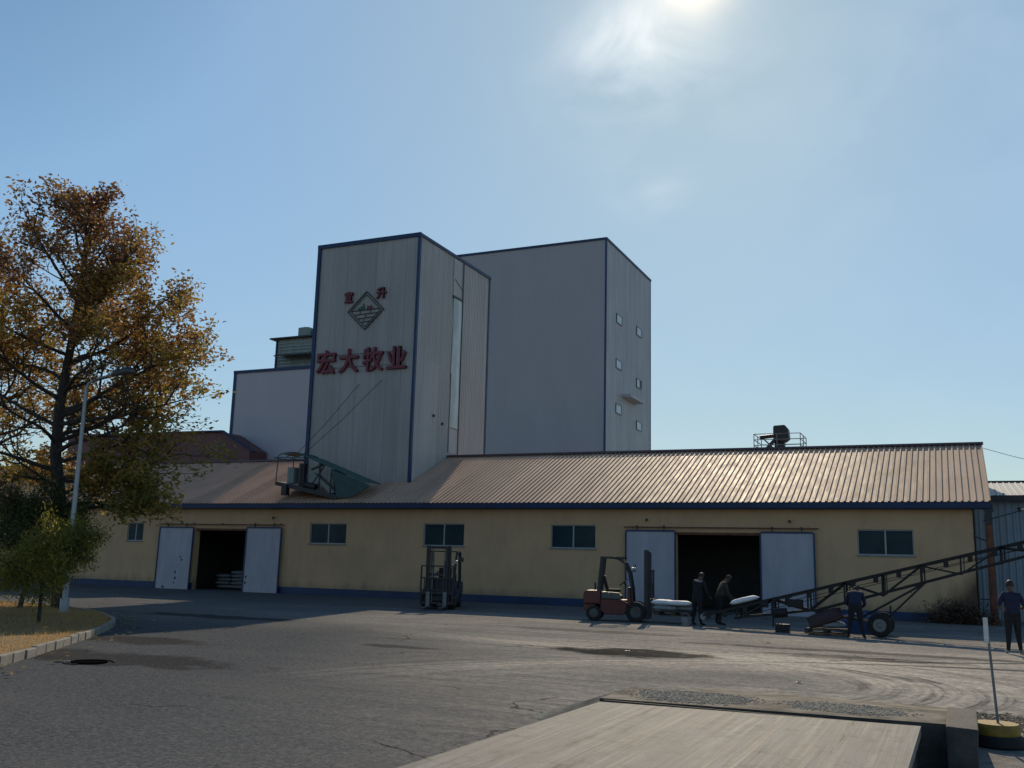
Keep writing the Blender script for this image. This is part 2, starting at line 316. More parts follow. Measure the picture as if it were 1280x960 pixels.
# worn deck: long scrape streaks
def deck_mat():
    mt, t, n, p, out, geo = mat('dusty_steel_deck', (.17, .155, .135), .6, var=.1, scale=2, spec=.08)
    pos = geo.outputs['Position']
    def nzz(vec, sc, det=6.0, r=.6): return n('ShaderNodeTexNoise', ins={'Vector': vec, 'Scale': sc, 'Detail': det, 'Roughness': r}).outputs['Fac']
    def mr(v, a, b, c=0.0, d=1.0): return n('ShaderNodeMapRange', ins={0: v, 1: a, 2: b, 3: c, 4: d}).outputs[0]
    def mix(f, a, b): return n('ShaderNodeMix', data_type='RGBA', ins={0: f, 6: a, 7: b}).outputs[2]
    s1 = nzz(n('ShaderNodeMapping', ins={0: pos, 3: (13.0, .22, 1)}).outputs[0], 1.3, 9.0, .65)
    s2 = nzz(n('ShaderNodeMapping', ins={0: pos, 2: (0, 0, R(3)), 3: (42.0, .4, 1)}).outputs[0], 1.3, 9.0, .7)
    s3 = nzz(pos, 1.2, 6.0, .6); s4 = nzz(pos, 40, 3.0, .6)
    c = mix(mr(s1, .38, .62), (.15, .143, .132, 1), (.35, .335, .31, 1))
    c = mix(mr(s2, .50, .60, 0.0, .6), c, (.46, .43, .38, 1))
    c = mix(mr(s2, .43, .34, 0.0, .55), c, (.07, .062, .054, 1))
    c = mix(mr(s3, .35, .65, 0.0, .65), c, (.26, .24, .21, 1))
    s5 = nzz(pos, 5.0, 7.0, .7)
    c = mix(mr(s5, .52, .68, 0.0, .55), c, (.11, .10, .085, 1))
    s6 = nzz(n('ShaderNodeMapping', ins={0: pos, 2: (0, 0, R(-4)), 3: (9.0, .55, 1)}).outputs[0], 1.0, 8.0, .75)
    c = mix(mr(s6, .58, .66, 0.0, .7), c, (.09, .08, .068, 1))
    c = mix(mr(s4, .5, .8, 0.0, .4), c, (.09, .08, .07, 1))
    # zig-zag tyre tread print
    sx = n('ShaderNodeSeparateXYZ', ins={0: pos})
    def ma(op, a, b=0.0, cc=0.0): return n('ShaderNodeMath', operation=op, ins={0: a, 1: b, 2: cc}).outputs[0]
    ax = ma('ABSOLUTE', ma('ADD', sx.outputs[0], 2.15))
    inb = ma('LESS_THAN', ax, .14)
    fr = ma('FRACT', ma('MULTIPLY_ADD', sx.outputs[1], 9.0, ma('MULTIPLY', ax, 9.0)))
    tr = ma('MULTIPLY', ma('MULTIPLY', inb, ma('LESS_THAN', fr, .5)), mr(s3, .4, .55, 0.0, .5))
    c = mix(tr, c, (.33, .29, .23, 1))
    t.links.new(c, p.inputs['Base Color'])
    bp = n('ShaderNodeBump', ins={'Strength': .3, 'Distance': .01, 'Height': s2})
    t.links.new(bp.outputs[0], p.inputs['Normal'])
    t.links.new(mr(s1, .3, .7, .6, .8), p.inputs['Roughness'])
    return mt
m_deck = deck_mat()
m_ramp = M('dusty_concrete', (.20, .18, .15), .9, var=.3, scale=2.2, bump=.5, bscale=24, spec=0.0, col2=(.36, .32, .26))
m_grassbase = M('dry_turf_soil', (.22, .15, .075), .95, var=.4, scale=5, bump=.6, bscale=20)

def leafmat(name, cols, trans=.35, zshift=None):
    mt = bpy.data.materials.new(name); mt.use_nodes = True
    t = mt.node_tree; t.nodes.clear()
    g = t.nodes.new('ShaderNodeNewGeometry')
    nzn = t.nodes.new('ShaderNodeTexNoise'); nzn.inputs['Scale'].default_value = .55; nzn.inputs['Detail'].default_value = 2
    t.links.new(g.outputs['Position'], nzn.inputs['Vector'])
    ad = t.nodes.new('ShaderNodeMath'); ad.operation = 'MULTIPLY_ADD'; ad.inputs[1].default_value = .55
    t.links.new(g.outputs['Random Per Island'], ad.inputs[0])
    sb = t.nodes.new('ShaderNodeMath'); sb.operation = 'MULTIPLY_ADD'; sb.inputs[1].default_value = 1.5; sb.inputs[2].default_value = -.5
    t.links.new(nzn.outputs['Fac'], sb.inputs[0]); t.links.new(sb.outputs[0], ad.inputs[2])
    fac = ad.outputs[0]
    if zshift:
        sx = t.nodes.new('ShaderNodeSeparateXYZ'); t.links.new(g.outputs['Position'], sx.inputs[0])
        mr = t.nodes.new('ShaderNodeMapRange'); t.links.new(sx.outputs[2], mr.inputs[0])
        mr.inputs[1].default_value = zshift[0]; mr.inputs[2].default_value = zshift[1]; mr.inputs[3].default_value = zshift[2]; mr.inputs[4].default_value = zshift[3]
        a = t.nodes.new('ShaderNodeMath'); a.operation = 'ADD'; t.links.new(fac, a.inputs[0]); t.links.new(mr.outputs[0], a.inputs[1]); fac = a.outputs[0]
    r = t.nodes.new('ShaderNodeValToRGB'); t.links.new(fac, r.inputs[0])
    el = r.color_ramp.elements
    while len(el) < len(cols): el.new(.5)
    for i, c in enumerate(cols): el[i].position = i/(len(cols)-1); el[i].color = c+(1,)
    d = t.nodes.new('ShaderNodeBsdfPrincipled'); d.inputs['Roughness'].default_value = .55; t.links.new(r.outputs[0], d.inputs['Base Color'])
    tr = t.nodes.new('ShaderNodeBsdfTranslucent'); t.links.new(r.outputs[0], tr.inputs[0])
    mx = t.nodes.new('ShaderNodeMixShader'); mx.inputs[0].default_value = trans
    t.links.new(d.outputs[0], mx.inputs[1]); t.links.new(tr.outputs[0], mx.inputs[2])
    o = t.nodes.new('ShaderNodeOutputMaterial'); t.links.new(mx.outputs[0], o.inputs[0])
    return mt
m_oak = leafmat('autumn_oak_leaves', [(.19, .095, .07), (.23, .115, .05), (.42, .22, .06), (.38, .29, .06), (.20, .18, .045)], .5, (3, 13, .25, -.2))
m_willow = leafmat('yellow_green_leaves', [(.09, .095, .02), (.22, .20, .03), (.44, .35, .06)], .5)
m_darkleaf = leafmat('dark_green_leaves', [(.04, .06, .02), (.07, .09, .025), (.12, .12, .03)], .35)
m_dry = leafmat('dry_grass_blades', [(.34, .21, .08), (.48, .31, .12), (.58, .40, .18)], .5)
m_drybush = leafmat('dry_brown_weeds', [(.05, .03, .02), (.09, .05, .03), (.13, .08, .05)], .2)
m_bark = M('bark', (.045, .036, .032), .9, var=.4, scale=5, stretch=(3, 3, .6), bump=.8, bscale=20)

# ------------------------------------------------------------------ mesh builder and object helpers
ORG = {}
class MB:
    def __init__(s): s.v = []; s.f = []; s.mi = []; s.cur = 0; s.br = []
    def add(s, vs, fs):
        b = len(s.v); s.br.append((b, len(s.f))); s.v += [tuple(v) for v in vs]; s.f += [tuple(b+i for i in f) for f in fs]; s.mi += [s.cur]*len(fs); return s
    def box(s, x0, x1, y0, y1, z0, z1):
        v = [(x, y, z) for z in (z0, z1) for y in (y0, y1) for x in (x0, x1)]
        return s.add(v, [(0, 2, 3, 1), (4, 5, 7, 6), (0, 1, 5, 4), (2, 6, 7, 3), (0, 4, 6, 2), (1, 3, 7, 5)])
    def beam(s, a, b, w=.05, h=None, upv=(0, 0, 1)):
        a = Vector(a); b = Vector(b); h = h or w; d = (b-a).normalized(); u = Vector(upv)
        if abs(d.dot(u)) > .98: u = Vector((0, 1, 0))
        r = d.cross(u).normalized()*w/2; q = r.cross(d).normalized()*h/2
        v = [a-r-q, a+r-q, a+r+q, a-r+q, b-r-q, b+r-q, b+r+q, b-r+q]
        return s.add(v, [(3, 2, 1, 0), (4, 5, 6, 7), (0, 1, 5, 4), (1, 2, 6, 5), (2, 3, 7, 6), (3, 0, 4, 7)])
    def tube(s, pts, r, n=10, cap=True):
        pts = [Vector(p) for p in pts]; k = len(pts)
        rs = r if isinstance(r, (list, tuple)) else [r]*k
        vs = []; ref = None
        for i, p_ in enumerate(pts):
            d = (pts[min(i+1, k-1)]-pts[max(i-1, 0)]).normalized()
            if ref is None: ref = Vector((0, 0, 1)) if abs(d.z) < .9 else Vector((1, 0, 0))
            a = d.cross(ref).normalized(); b = a.cross(d).normalized(); ref = b
            for j in range(n):
                t_ = 2*math.pi*j/n; vs.append(p_+(a*math.cos(t_)+b*math.sin(t_))*rs[i])
        fs = [(i*n+j, i*n+(j+1) % n, (i+1)*n+(j+1) % n, (i+1)*n+j) for i in range(k-1) for j in range(n)]
        if cap: fs += [tuple(range(n-1, -1, -1)), tuple((k-1)*n+j for j in range(n))]
        return s.add(vs, fs)
    def lathe(s, prof, c=(0, 0, 0), axis='Z', n=24):
        vs = []
        for r_, h_ in prof:
            for j in range(n):
                t_ = 2*math.pi*j/n; a, b = r_*math.cos(t_), r_*math.sin(t_)
                vs.append((c[0]+a, c[1]+b, c[2]+h_) if axis == 'Z' else (c[0]+a, c[1]+h_, c[2]+b) if axis == 'Y' else (c[0]+h_, c[1]+a, c[2]+b))
        k = len(prof)
        fs = [(i*n+j, i*n+(j+1) % n, (i+1)*n+(j+1) % n, (i+1)*n+j) for i in range(k-1) for j in range(n)]
        fs += [tuple(range(n-1, -1, -1)), tuple((k-1)*n+j for j in range(n))]
        return s.add(vs, fs)
    def prism(s, poly, a, b, axis='Y'):     # polygon in the plane across the axis, extruded from a to b
        k = len(poly)
        f = {'Y': lambda p_, h_: (p_[0], h_, p_[1]), 'X': lambda p_, h_: (h_, p_[0], p_[1]), 'Z': lambda p_, h_: (p_[0], p_[1], h_)}[axis]
        vs = [f(p_, a) for p_ in poly]+[f(p_, b) for p_ in poly]
        return s.add(vs, [tuple(range(k)), tuple(range(2*k-1, k-1, -1))]+[(i, i+k, (i+1) % k+k, (i+1) % k) for i in range(k)])
    def build(s, name, m_, parent=None, smooth=False, bevel=0, label=None, mats=None):
        me = bpy.data.meshes.new(name)
        off = Vector(ORG.get(parent.name, (0, 0, 0))) if parent else Vector((0, 0, 0))
        me.from_pydata([tuple(Vector(v)-off) for v in s.v], [], s.f); me.validate()
        bm = bmesh.new(); bm.from_mesh(me); bmesh.ops.recalc_face_normals(bm, faces=bm.faces); bm.to_mesh(me); bm.free()
        for x in (mats or [m_]): me.materials.append(x)
        if mats:
            for pl, i in zip(me.polygons, s.mi): pl.material_index = i
        o = bpy.data.objects.new(name, me); S.collection.objects.link(o)
        if parent: o.parent = parent; ORG[o.name] = tuple(off)
        if smooth:
            for pl in me.polygons: pl.use_smooth = True
            md = o.modifiers.new('e', 'EDGE_SPLIT'); md.split_angle = R(40)
        if bevel:
            md = o.modifiers.new('b', 'BEVEL'); md.width = bevel; md.segments = 2; md.limit_method = 'ANGLE'
        if label: o['label'] = label
        return o
def each(mb, name, m_, parent, **k):
    for (v0, f0), (v1, f1) in zip(mb.br, mb.br[1:]+[(len(mb.v), len(mb.f))]):
        q = MB(); q.v = mb.v[v0:v1]; q.f = [tuple(i-v0 for i in f) for f in mb.f[f0:f1]]; q.mi = [0]*len(q.f); q.build(name, m_, parent, **k)
def T(name, label, cat, loc=(0, 0, 0), group=None):
    o = bpy.data.objects.new(name, None); S.collection.objects.link(o)
    o.location = loc; o.empty_display_size = .2; o['label'] = label; o['category'] = cat
    if group: o['group'] = group
    ORG[o.name] = tuple(loc); return o
def L(name):    # a thing built in local coordinates and placed afterwards
    o = bpy.data.objects.new(name, None); S.collection.objects.link(o); o.empty_display_size = .2; ORG[o.name] = (0, 0, 0); return o
def tag(o, label=None, cat=None, group=None, kind=None):
    if label: o['label'] = label
    if cat: o['category'] = cat
    if group: o['group'] = group
    if kind: o['kind'] = kind
    return o
def struct(o): o['kind'] = 'structure'; return o

def corr_wall(mb, x0, y0, x1, y1, z0, z1, pitch=.2, depth=.03, out=(0, -1)):
    Lh = math.hypot(x1-x0, y1-y0); dx_, dy_ = (x1-x0)/Lh, (y1-y0)/Lh
    nn = max(1, round(Lh/pitch)); p_ = Lh/nn; prof = []
    for i in range(nn):
        for f, d in ((0, 0), (.55, 0), (.68, 1), (.87, 1)): prof.append(((i+f)*p_, d*depth))
    prof.append((Lh, 0))
    vs = [(x0+dx_*s_+out[0]*d, y0+dy_*s_+out[1]*d, z) for z in (z0, z1) for s_, d in prof]
    k = len(prof); mb.add(vs, [(i, i+1, k+i+1, k+i) for i in range(k-1)])
def corr_roof(mb, x0, x1, ya, za, yb, zb, pitch=.23, depth=.042, xjit=0):
    nn = round((x1-x0)/pitch); p_ = (x1-x0)/nn; prof = []
    for i in range(nn):
        for f, d in ((0, 0), (.62, 0), (.72, 1), (.90, 1)): prof.append((x0+(i+f)*p_, d*depth))
    prof.append((x1, 0)); k = len(prof)
    rows = 5; vs = []
    for r_ in range(rows+1):
        t_ = r_/rows; y = ya+(yb-ya)*t_; z = za+(zb-za)*t_
        for x, d in prof: vs.append((x, y, z+d+.008*mnoise.noise(Vector((x*.5, y*.6, 3)))))
    mb.add(vs, [(r_*k+i, r_*k+i+1, (r_+1)*k+i+1, (r_+1)*k+i) for r_ in range(rows) for i in range(k-1)])

# ------------------------------------------------------------------ ground
YARD = -.15
def gz(y): return YARD if y < 34.2 else (0.0 if y > 39.4 else YARD+.15*(y-34.2)/5.2)
ys = [-900, -60, -10, 0, 5, 10, 15, 20, 25, 30, 34.2, 35.5, 37, 38.5, 39.4, 45, 60, 110, 900, 2500]
xs = [-2500, -600, -80, -60, -40, -30, -20, -10, 0, 10, 30, 80, 600, 2500]
mb = MB(); vs = [(x, y, gz(y)) for y in ys for x in xs]; k = len(xs)
mb.add(vs, [(j*k+i, j*k+i+1, (j+1)*k+i+1, (j+1)*k+i) for j in range(len(ys)-1) for i in range(k-1)])
struct(mb.build('yard_ground', m_ground))

# ------------------------------------------------------------------ warehouse
D = 40.29; XL, XR = -64.0, .62
WH = T('warehouse', 'long low yellow warehouse with pinkish corrugated roof, blue fascia and sliding doors', 'warehouse', (XL, D, 0))
EZ, EY, RZ, RY = 4.42, 39.76, 7.37, 46.5
WINS = [(-53.0, -50.9, 2.47, 3.45), (-46.6, -44.5, 2.47, 3.45), (-41.3, -40.15, 2.45, 3.43), (-29.22, -27.07, 2.47, 3.47), (-22.76, -20.62, 2.47, 3.5), (-16.32, -14.22, 2.47, 3.49), (-3.48, -1.45, 2.42, 3.4)]
DOORS = [(-36.45, -33.0, 0, 3.06), (-10.66, -7.15, 0, 3.12)]
ops = sorted([(a, b, c, d) for a, b, c, d in WINS+DOORS])
mb = MB(); x = XL; T0, T1 = D, D+.3; TOPZ = 4.3
for a, b, c, d in ops:
    mb.box(x, a, T0, T1, 0, TOPZ)
    mb.box(a, b, T0, T1, d, TOPZ)
    if c > 0: mb.box(a, b, T0, T1, 0, c)
    x = b
mb.box(x, XR, T0, T1, 0, TOPZ)
# right and left gable ends, rear wall
bz = RZ-.12
for gx0, gx1 in ((XR-.3, XR-.001), (XL, XL+.3)):
    mb.prism([(T1, 0), (52.4, 0), (52.4, TOPZ), (RY, bz), (T1, TOPZ)], gx0, gx1, 'X')
mb.box(XL+.3, XR-.3, 52.4, 52.7, 0, TOPZ)
mb.build('wall', m_wall, WH)
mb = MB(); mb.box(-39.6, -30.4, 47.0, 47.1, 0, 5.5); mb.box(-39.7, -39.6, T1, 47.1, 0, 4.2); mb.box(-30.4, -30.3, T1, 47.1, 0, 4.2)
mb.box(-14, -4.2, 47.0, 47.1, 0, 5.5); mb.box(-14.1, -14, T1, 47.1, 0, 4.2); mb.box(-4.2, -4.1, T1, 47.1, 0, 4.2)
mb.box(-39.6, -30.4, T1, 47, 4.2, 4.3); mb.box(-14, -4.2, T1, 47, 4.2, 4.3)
each(mb, 'added_partition', m_inside, WH)  # added partitions and ceilings that keep light from leaking in behind the doorways
mb = MB(); xs_ = [XL]
for a, b, c, d in DOORS: xs_ += [a-.0, b+.0]
xs_.append(XR+.02)
for a, b in zip(xs_[::2], xs_[1::2]): mb.box(a, b, D-.025, D-.001, -.02, .33)
mb.build('plinth', m_blue, WH)
mb = MB(); corr_roof(mb, -64.5, 1.25, EY-.06, EZ, RY, RZ); rf = mb.build('roof', m_roof, WH)
mb = MB(); corr_roof(mb, -64.5, 1.25, 53.2, EZ, RY, RZ); mb.build('roof', m_roof, WH)
mb = MB(); mb.prism([(RY-.22, RZ-.02), (RY+.22, RZ-.02), (RY+.1, RZ+.09), (RY-.1, RZ+.09)], -64.6, 1.3, 'X'); mb.build('ridge_cap', m_ridge, WH)
mb = MB(); mb.box(-64.5, 1.22, EY-.02, EY+.03, 4.19, 4.415); mb.box(-64.5, 1.22, EY+.03, D, 4.17, 4.2)
mb.build('fascia', m_fascia, WH)
mb = MB(); mb.beam((1.235, EY, EZ+.0), (1.235, RY, RZ+.0), .03, .14); mb.build('verge_trim', m_ridge, WH)
for a, b, c, d in WINS:
    f_ = MB(); y0 = D+.07; w = .045
    f_.box(a, b, y0, y0+.06, c, c+w); f_.box(a, b, y0, y0+.06, d-w, d); f_.box(a, a+w, y0, y0+.06, c+w, d-w); f_.box(b-w, b, y0, y0+.06, c+w, d-w)
    f_.box((a+b)/2-.03, (a+b)/2+.03, y0-.005, y0+.055, c+w, d-w)
    fo = f_.build('window', m_alu, WH)
    each(MB().box(a+w, (a+b)/2-.03, y0+.025, y0+.035, c+w, d-w).box((a+b)/2+.03, b-w, y0+.035, y0+.045, c+w, d-w), 'pane', m_glass, fo)
    MB().box(a-.05, b+.05, D-.04, D+.07, c-.06, c-.001).build('sill', m_kerb, fo)
def slider(x0, x1, z0, z1, tilt=0, spots=()):
    y0, y1 = D-.16, D-.10
    d_ = MB(); d_.prism([(x0-tilt, z0), (x1-tilt, z0), (x1, z1), (x0, z1)], y0, y1); o = d_.build('sliding_door', m_door, WH)
    f_ = MB(); w = .06
    f_.beam((x0, y0-.012, z1+.02), (x1, y0-.012, z1+.02), .05, .07); f_.beam((x0-tilt-.02, y0-.012, z0), (x0-.02, y0-.012, z1), .05, .06, (1, 0, 0)); f_.beam((x1-tilt+.02, y0-.012, z0), (x1+.02, y0-.012, z1), .05, .06, (1, 0, 0))
    f_.build('door_frame', m_blue, o)
    h_ = MB()
    for fx in (.22, .78):
        xx = x0+(x1-x0)*fx; h_ = MB(); h_.beam((xx, y0+.02, z1+.02), (xx, y0+.02, z1+.22), .03, .05); h_.lathe([(.05, -.02), (.05, .02)], (xx, y0+.02, z1+.2), 'Y', 12); h_.build('door_hanger', m_dark, o)
    if spots:
        s_ = MB()
        for sx_, sz_, rx_, rz_ in spots:
            pl = []
            for j in range(9):
                t_ = 2*math.pi*j/9; k_ = random.uniform(.7, 1.2); pl.append((sx_+rx_*k_*math.cos(t_), sz_+rz_*k_*math.sin(t_)))
            s_.prism(pl, y0-.003, y0-.0005)
        each(s_, 'rust_hole', m_doordirt, o)
slider(-38.78, -36.52, .0, 3.17, .05, [(-37.15, 1.5, .08, .05), (-37.25, 1.66, .07, .04), (-37.5, .55, .07, .09), (-37.52, .85, .06, .10), (-37.55, .32, .05, .05), (-38.3, .08, .1, .06)])
slider(-32.98, -30.85, -.02, 3.2, .02, [(-32.85, .75, .06, .08), (-32.87, .45, .06, .07)])
slider(-12.78, -10.68, .0, 3.24)
slider(-7.14, -5.1, .0, 3.22)
mb = MB(); mb.beam((-38.9, D-.13, 3.36), (-30.7, D-.13, 3.36), .05, .05); mb.beam((-12.9, D-.13, 3.41), (-4.9, D-.13, 3.40), .05, .05)
for x in (-38.5, -36.6, -34.7, -32.6, -31.0, -12.5, -10.6, -8.9, -7.2, -5.3): mb.beam((x, D-.13, 3.38), (x, D-.001, 3.44), .03, .03)
each(mb, 'door_rail', m_rust, WH)
mb = MB()
for a, b, c, d in DOORS: mb.box(a, b, D-.012, D-.001, d+.0, d+.1)
each(mb, 'lintel', m_rust, WH)
for x, z in ((-11.9, 3.75), (-6.0, 3.72), (-38.1, 3.72), (-31.4, 3.75)):
    mb = MB(); mb.beam((x, D-.001, z), (x, D-.16, z), .03); mb.lathe([(.02, 0), (.055, -.05), (.06, -.11)], (x, D-.16, z+.02), 'Z', 10)
    mb.build('wall_lamp', m_dark, WH)

# ------------------------------------------------------------------ main tower
TX0, TX1, TY0, TY1, TZ = -31.30, -24.96, 42.5, 51.0, 18.72
TW = T('sign_tower', 'pale weathered tower with blue corner trim, carrying the red lettering', 'tower', (TX0, TY0, 0))
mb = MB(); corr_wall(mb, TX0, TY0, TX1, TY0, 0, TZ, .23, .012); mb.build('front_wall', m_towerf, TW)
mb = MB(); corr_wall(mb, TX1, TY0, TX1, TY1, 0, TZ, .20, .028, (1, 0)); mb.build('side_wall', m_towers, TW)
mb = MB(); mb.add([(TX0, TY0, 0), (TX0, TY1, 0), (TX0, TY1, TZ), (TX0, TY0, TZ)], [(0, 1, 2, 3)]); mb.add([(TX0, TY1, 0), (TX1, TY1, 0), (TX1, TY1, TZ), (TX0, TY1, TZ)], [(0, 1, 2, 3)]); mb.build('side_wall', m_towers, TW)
mb = MB(); mb.box(TX0-.05, TX1+.05, TY0-.05, TY1+.05, TZ, TZ+.08); mb.build('roof', m_rail, TW)
mb = MB(); t_ = .10
mb.box(TX0-t_, TX0+.10, TY0-t_, TY0-.02, 0, TZ-.1); mb.box(TX1-.08, TX1+.06, TY0-.06, TY0-.016, 0, TZ-.1); mb.box(TX1+.03, TX1+.06, TY0-.016, TY0+.10, 0, TZ-.1)
mb.box(TX1+.03, TX1+.06, TY1-.12, TY1+.03, 0, TZ-.06)
mb.box(TX0-.12, TX1+.09, TY0-.09, TY0-.02, TZ-.1, TZ+.12); mb.box(TX1+.03, TX1+.09, TY0-.02, TY1+.06, TZ-.06, TZ+.10)
mb.box(TX0-.12, TX0-.02, TY0-.02, TY1+.06, TZ-.1, TZ+.12)
mb.build('corner_trim', m_blue, TW)
# vertical translucent strip on the side face
mb = MB(); zz = [9.0, 10.6, 12.0, 13.6, 15.2, 16.3]; vs = []
for i, z in enumerate(zz):
    w = .04*math.sin(i*2.1); vs += [(TX1+.045+.02*math.sin(i*3), 46.45+w, z), (TX1+.09, 46.95, z), (TX1+.05, 47.42+w*.5, z)]
mb.add(vs, [(i*3+j, i*3+j+1, (i+1)*3+j+1, (i+1)*3+j) for i in range(len(zz)-1) for j in (0, 1)])
mb.build('skylight_strip', m_strip, TW)
mb = MB(); mb.box(TX1+.03, TX1+.045, 46.35, 47.45, 7.6, 8.95); mb.box(TX1+.03, TX1+.05, 46.35, 47.3, 16.45, 18.6)
each(mb, 'patch_panel', m_towers, TW)
mb = MB(); mb.beam((TX1+.06, 47.5, 7.6), (TX1+.06, 47.5, 18.6), .03, .05, (0, 1, 0)); mb.beam((TX1+.06, 46.4, 7.6), (TX1+.06, 46.4, 12), .02, .03, (0, 1, 0)); mb.beam((TX1+.06, 46.5, 17.4), (TX1+.06, 47.4, 17.0), .03, .03)
mb.box(TX1+.03, TX1+.1, 46.3, 47.3, 16.3, 16.44)
mb.build('strip_edge', m_dark, TW)
mb = MB()
for y, z in ((44.6, 9.3), (45.6, 9.0)): mb.box(TX1+.02, TX1+.1, y, y+.13, z, z+.13)
each(mb, 'vent_hole', m_dark, TW)

# signage
def text(body, name, x, z, size, m_, parent, squash=1.0, bold=.012, ext=.06, y=TY0-.03):
    cu = bpy.data.curves.new(name, 'FONT'); cu.body = body; cu.size = size; cu.extrude = ext; cu.align_x = 'CENTER'; cu.align_y = 'CENTER'
    o = bpy.data.objects.new(name, cu); S.collection.objects.link(o)
    bpy.context.view_layer.update()
    me = bpy.data.meshes.new_from_object(o.evaluated_get(bpy.context.evaluated_depsgraph_get()))
    bpy.data.objects.remove(o)
    co = [v.co.copy() for v in me.vertices]; fs = [tuple(p_.vertices) for p_ in me.polygons]
    cx_ = (min(v.x for v in co)+max(v.x for v in co))/2; cy_ = (min(v.y for v in co)+max(v.y for v in co))/2
    mb = MB(); bb = bold*size*1.3      # heavy strokes: the glyph laid over itself, each layer a few mm apart
    for i_, (ax_, ay_) in enumerate(((0, 0), (1, .5), (-1, -.5), (.5, -1), (-.5, 1), (1, -.4), (-1, .5), (0, 1), (0, -1))):
        mb.add([((v.x-cx_)*squash+x+ax_*bb, y-ext-v.z-.003*i_, (v.y-cy_)+z+ay_*bb) for v in co], fs)
    return mb.build(name, m_, parent)
SG = T('sign_lettering', 'four big red characters mounted across the front of the pale tower', 'sign', (-28.1, TY0-.05, 12.1))
for ch, x in zip('宏大牧业', (-30.38, -28.93, -27.42, -25.98)):
    text(ch, 'character', x, 12.14, 1.36, m_red, SG, .95, .016)
mb = MB()
for z in (12.5, 11.8): mb.beam((-30.9, TY0-.025, z), (-25.5, TY0-.025, z), .02, .02)
each(mb, 'mounting_rail', m_dark, SG)
EM = T('diamond_emblem', 'diamond-shaped outline emblem with cross lines and two small red characters above the lettering', 'emblem', (-28.08, TY0-.05, 14.85))
cx, cz, hw, hh = -28.08, 14.84, 1.12, 1.05
for kk, w in ((1.0, .045), (.84, .03)):
    mb = MB(); P4 = [(cx, TY0-.06, cz+hh*kk), (cx+hw*kk, TY0-.06, cz), (cx, TY0-.06, cz-hh*kk), (cx-hw*kk, TY0-.06, cz)]
    for i in range(4): mb.beam(P4[i], P4[(i+1) % 4], w, w, (0, 1, 0))
    mb.build('outline', m_dark, EM)
mb = MB()
for z in (.02, -.2, -.42, -.63):
    w = hw*.84*(1-abs(z)/(hh*.84)); mb.beam((cx-w, TY0-.055, cz+z), (cx+w, TY0-.055, cz+z+.04), .03, .035)
for z0_, z1_, xx in ((.02, -.2, -.35), (.02, -.2, .3), (-.2, -.42, 0), (-.42, -.63, -.12)): mb.beam((cx+xx, TY0-.055, cz+z0_), (cx+xx, TY0-.055, cz+z1_), .025, .025)
mb.build('wall_lines', m_dark, EM)
mb = MB()
for dx_, h_ in ((-.42, .14), (-.28, .20), (-.14, .34)): mb.prism([(cx+dx_-.07, cz+.05), (cx+dx_+.07, cz+.05), (cx+dx_+.03, cz+.05+h_), (cx+dx_-.03, cz+.05+h_)], TY0-.07, TY0-.04)
each(mb, 'green_towers', m_greensteel, EM)
mb = MB(); mb.prism([(cx+.06, cz+.05), (cx+.42, cz+.05), (cx+.40, cz+.2), (cx+.3, cz+.28), (cx+.2, cz+.2), (cx+.1, cz+.26)], TY0-.07, TY0-.04); mb.build('red_shapes', m_red, EM)
text('宣', 'character', -29.17, 15.66, .66, m_red, EM, .85, .02, .05)
text('升', 'character', -27.12, 15.72, .66, m_red, EM, .95, .02, .05)

# guy cables from the facade down to the roof loader
for nm, a, b in (('first', (-26.85, TY0-.05, 11.0), (-30.45, 41.0, 7.0)), ('second', (-28.22, TY0-.05, 10.86), (-31.2, 41.2, 6.9))):
    mb = MB(); mid = (Vector(a)+Vector(b))/2; mid.z -= .12
    mb.tube([a, mid, b], .014, 6)
    tag(mb.build('guy_cable', m_cable), 'thin dark cable slanting down the pale tower face, '+('the right one of two' if nm == 'first' else 'the left one of two'), 'cable', 'cables slanting down the tower face')

# ------------------------------------------------------------------ tall rear tower
BX0, BX1, BY0, BY1, BZ = -56, -32.99, 96, 112.9, 36.9
BT = T('storage_tower', 'tallest smooth blue-grey tower with small square windows on its right side', 'tower', (BX0, BY0, 0))
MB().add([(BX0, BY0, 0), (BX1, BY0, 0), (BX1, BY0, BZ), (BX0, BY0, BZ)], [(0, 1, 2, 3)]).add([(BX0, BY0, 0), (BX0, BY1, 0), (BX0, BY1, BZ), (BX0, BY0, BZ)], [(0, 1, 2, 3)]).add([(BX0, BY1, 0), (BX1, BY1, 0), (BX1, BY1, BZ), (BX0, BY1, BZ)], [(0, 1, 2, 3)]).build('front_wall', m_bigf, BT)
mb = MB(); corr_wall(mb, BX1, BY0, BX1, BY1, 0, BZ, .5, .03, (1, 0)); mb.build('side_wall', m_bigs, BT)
MB().box(BX0-.05, BX1+.05, BY0-.05, BY1+.05, BZ, BZ+.1).build('roof', m_rail, BT)
mb = MB(); mb.box(BX1-.10, BX1+.08, BY0-.06, BY0-.01, 0, BZ); mb.box(BX1+.035, BX1+.08, BY0-.01, BY0+.16, 0, BZ); mb.box(BX1+.035, BX1+.07, BY1-.15, BY1+.03, 0, BZ)
mb.box(BX0-.1, BX1+.1, BY0-.1, BY0-.06, BZ-.12, BZ+.14); mb.box(BX1+.08, BX1+.12, BY0-.06, BY1+.1, BZ-.1, BZ+.14); mb.build('corner_trim', m_blue, BT)
m_bright = M('pale_shutter', (.62, .66, .68), .4, var=.08)
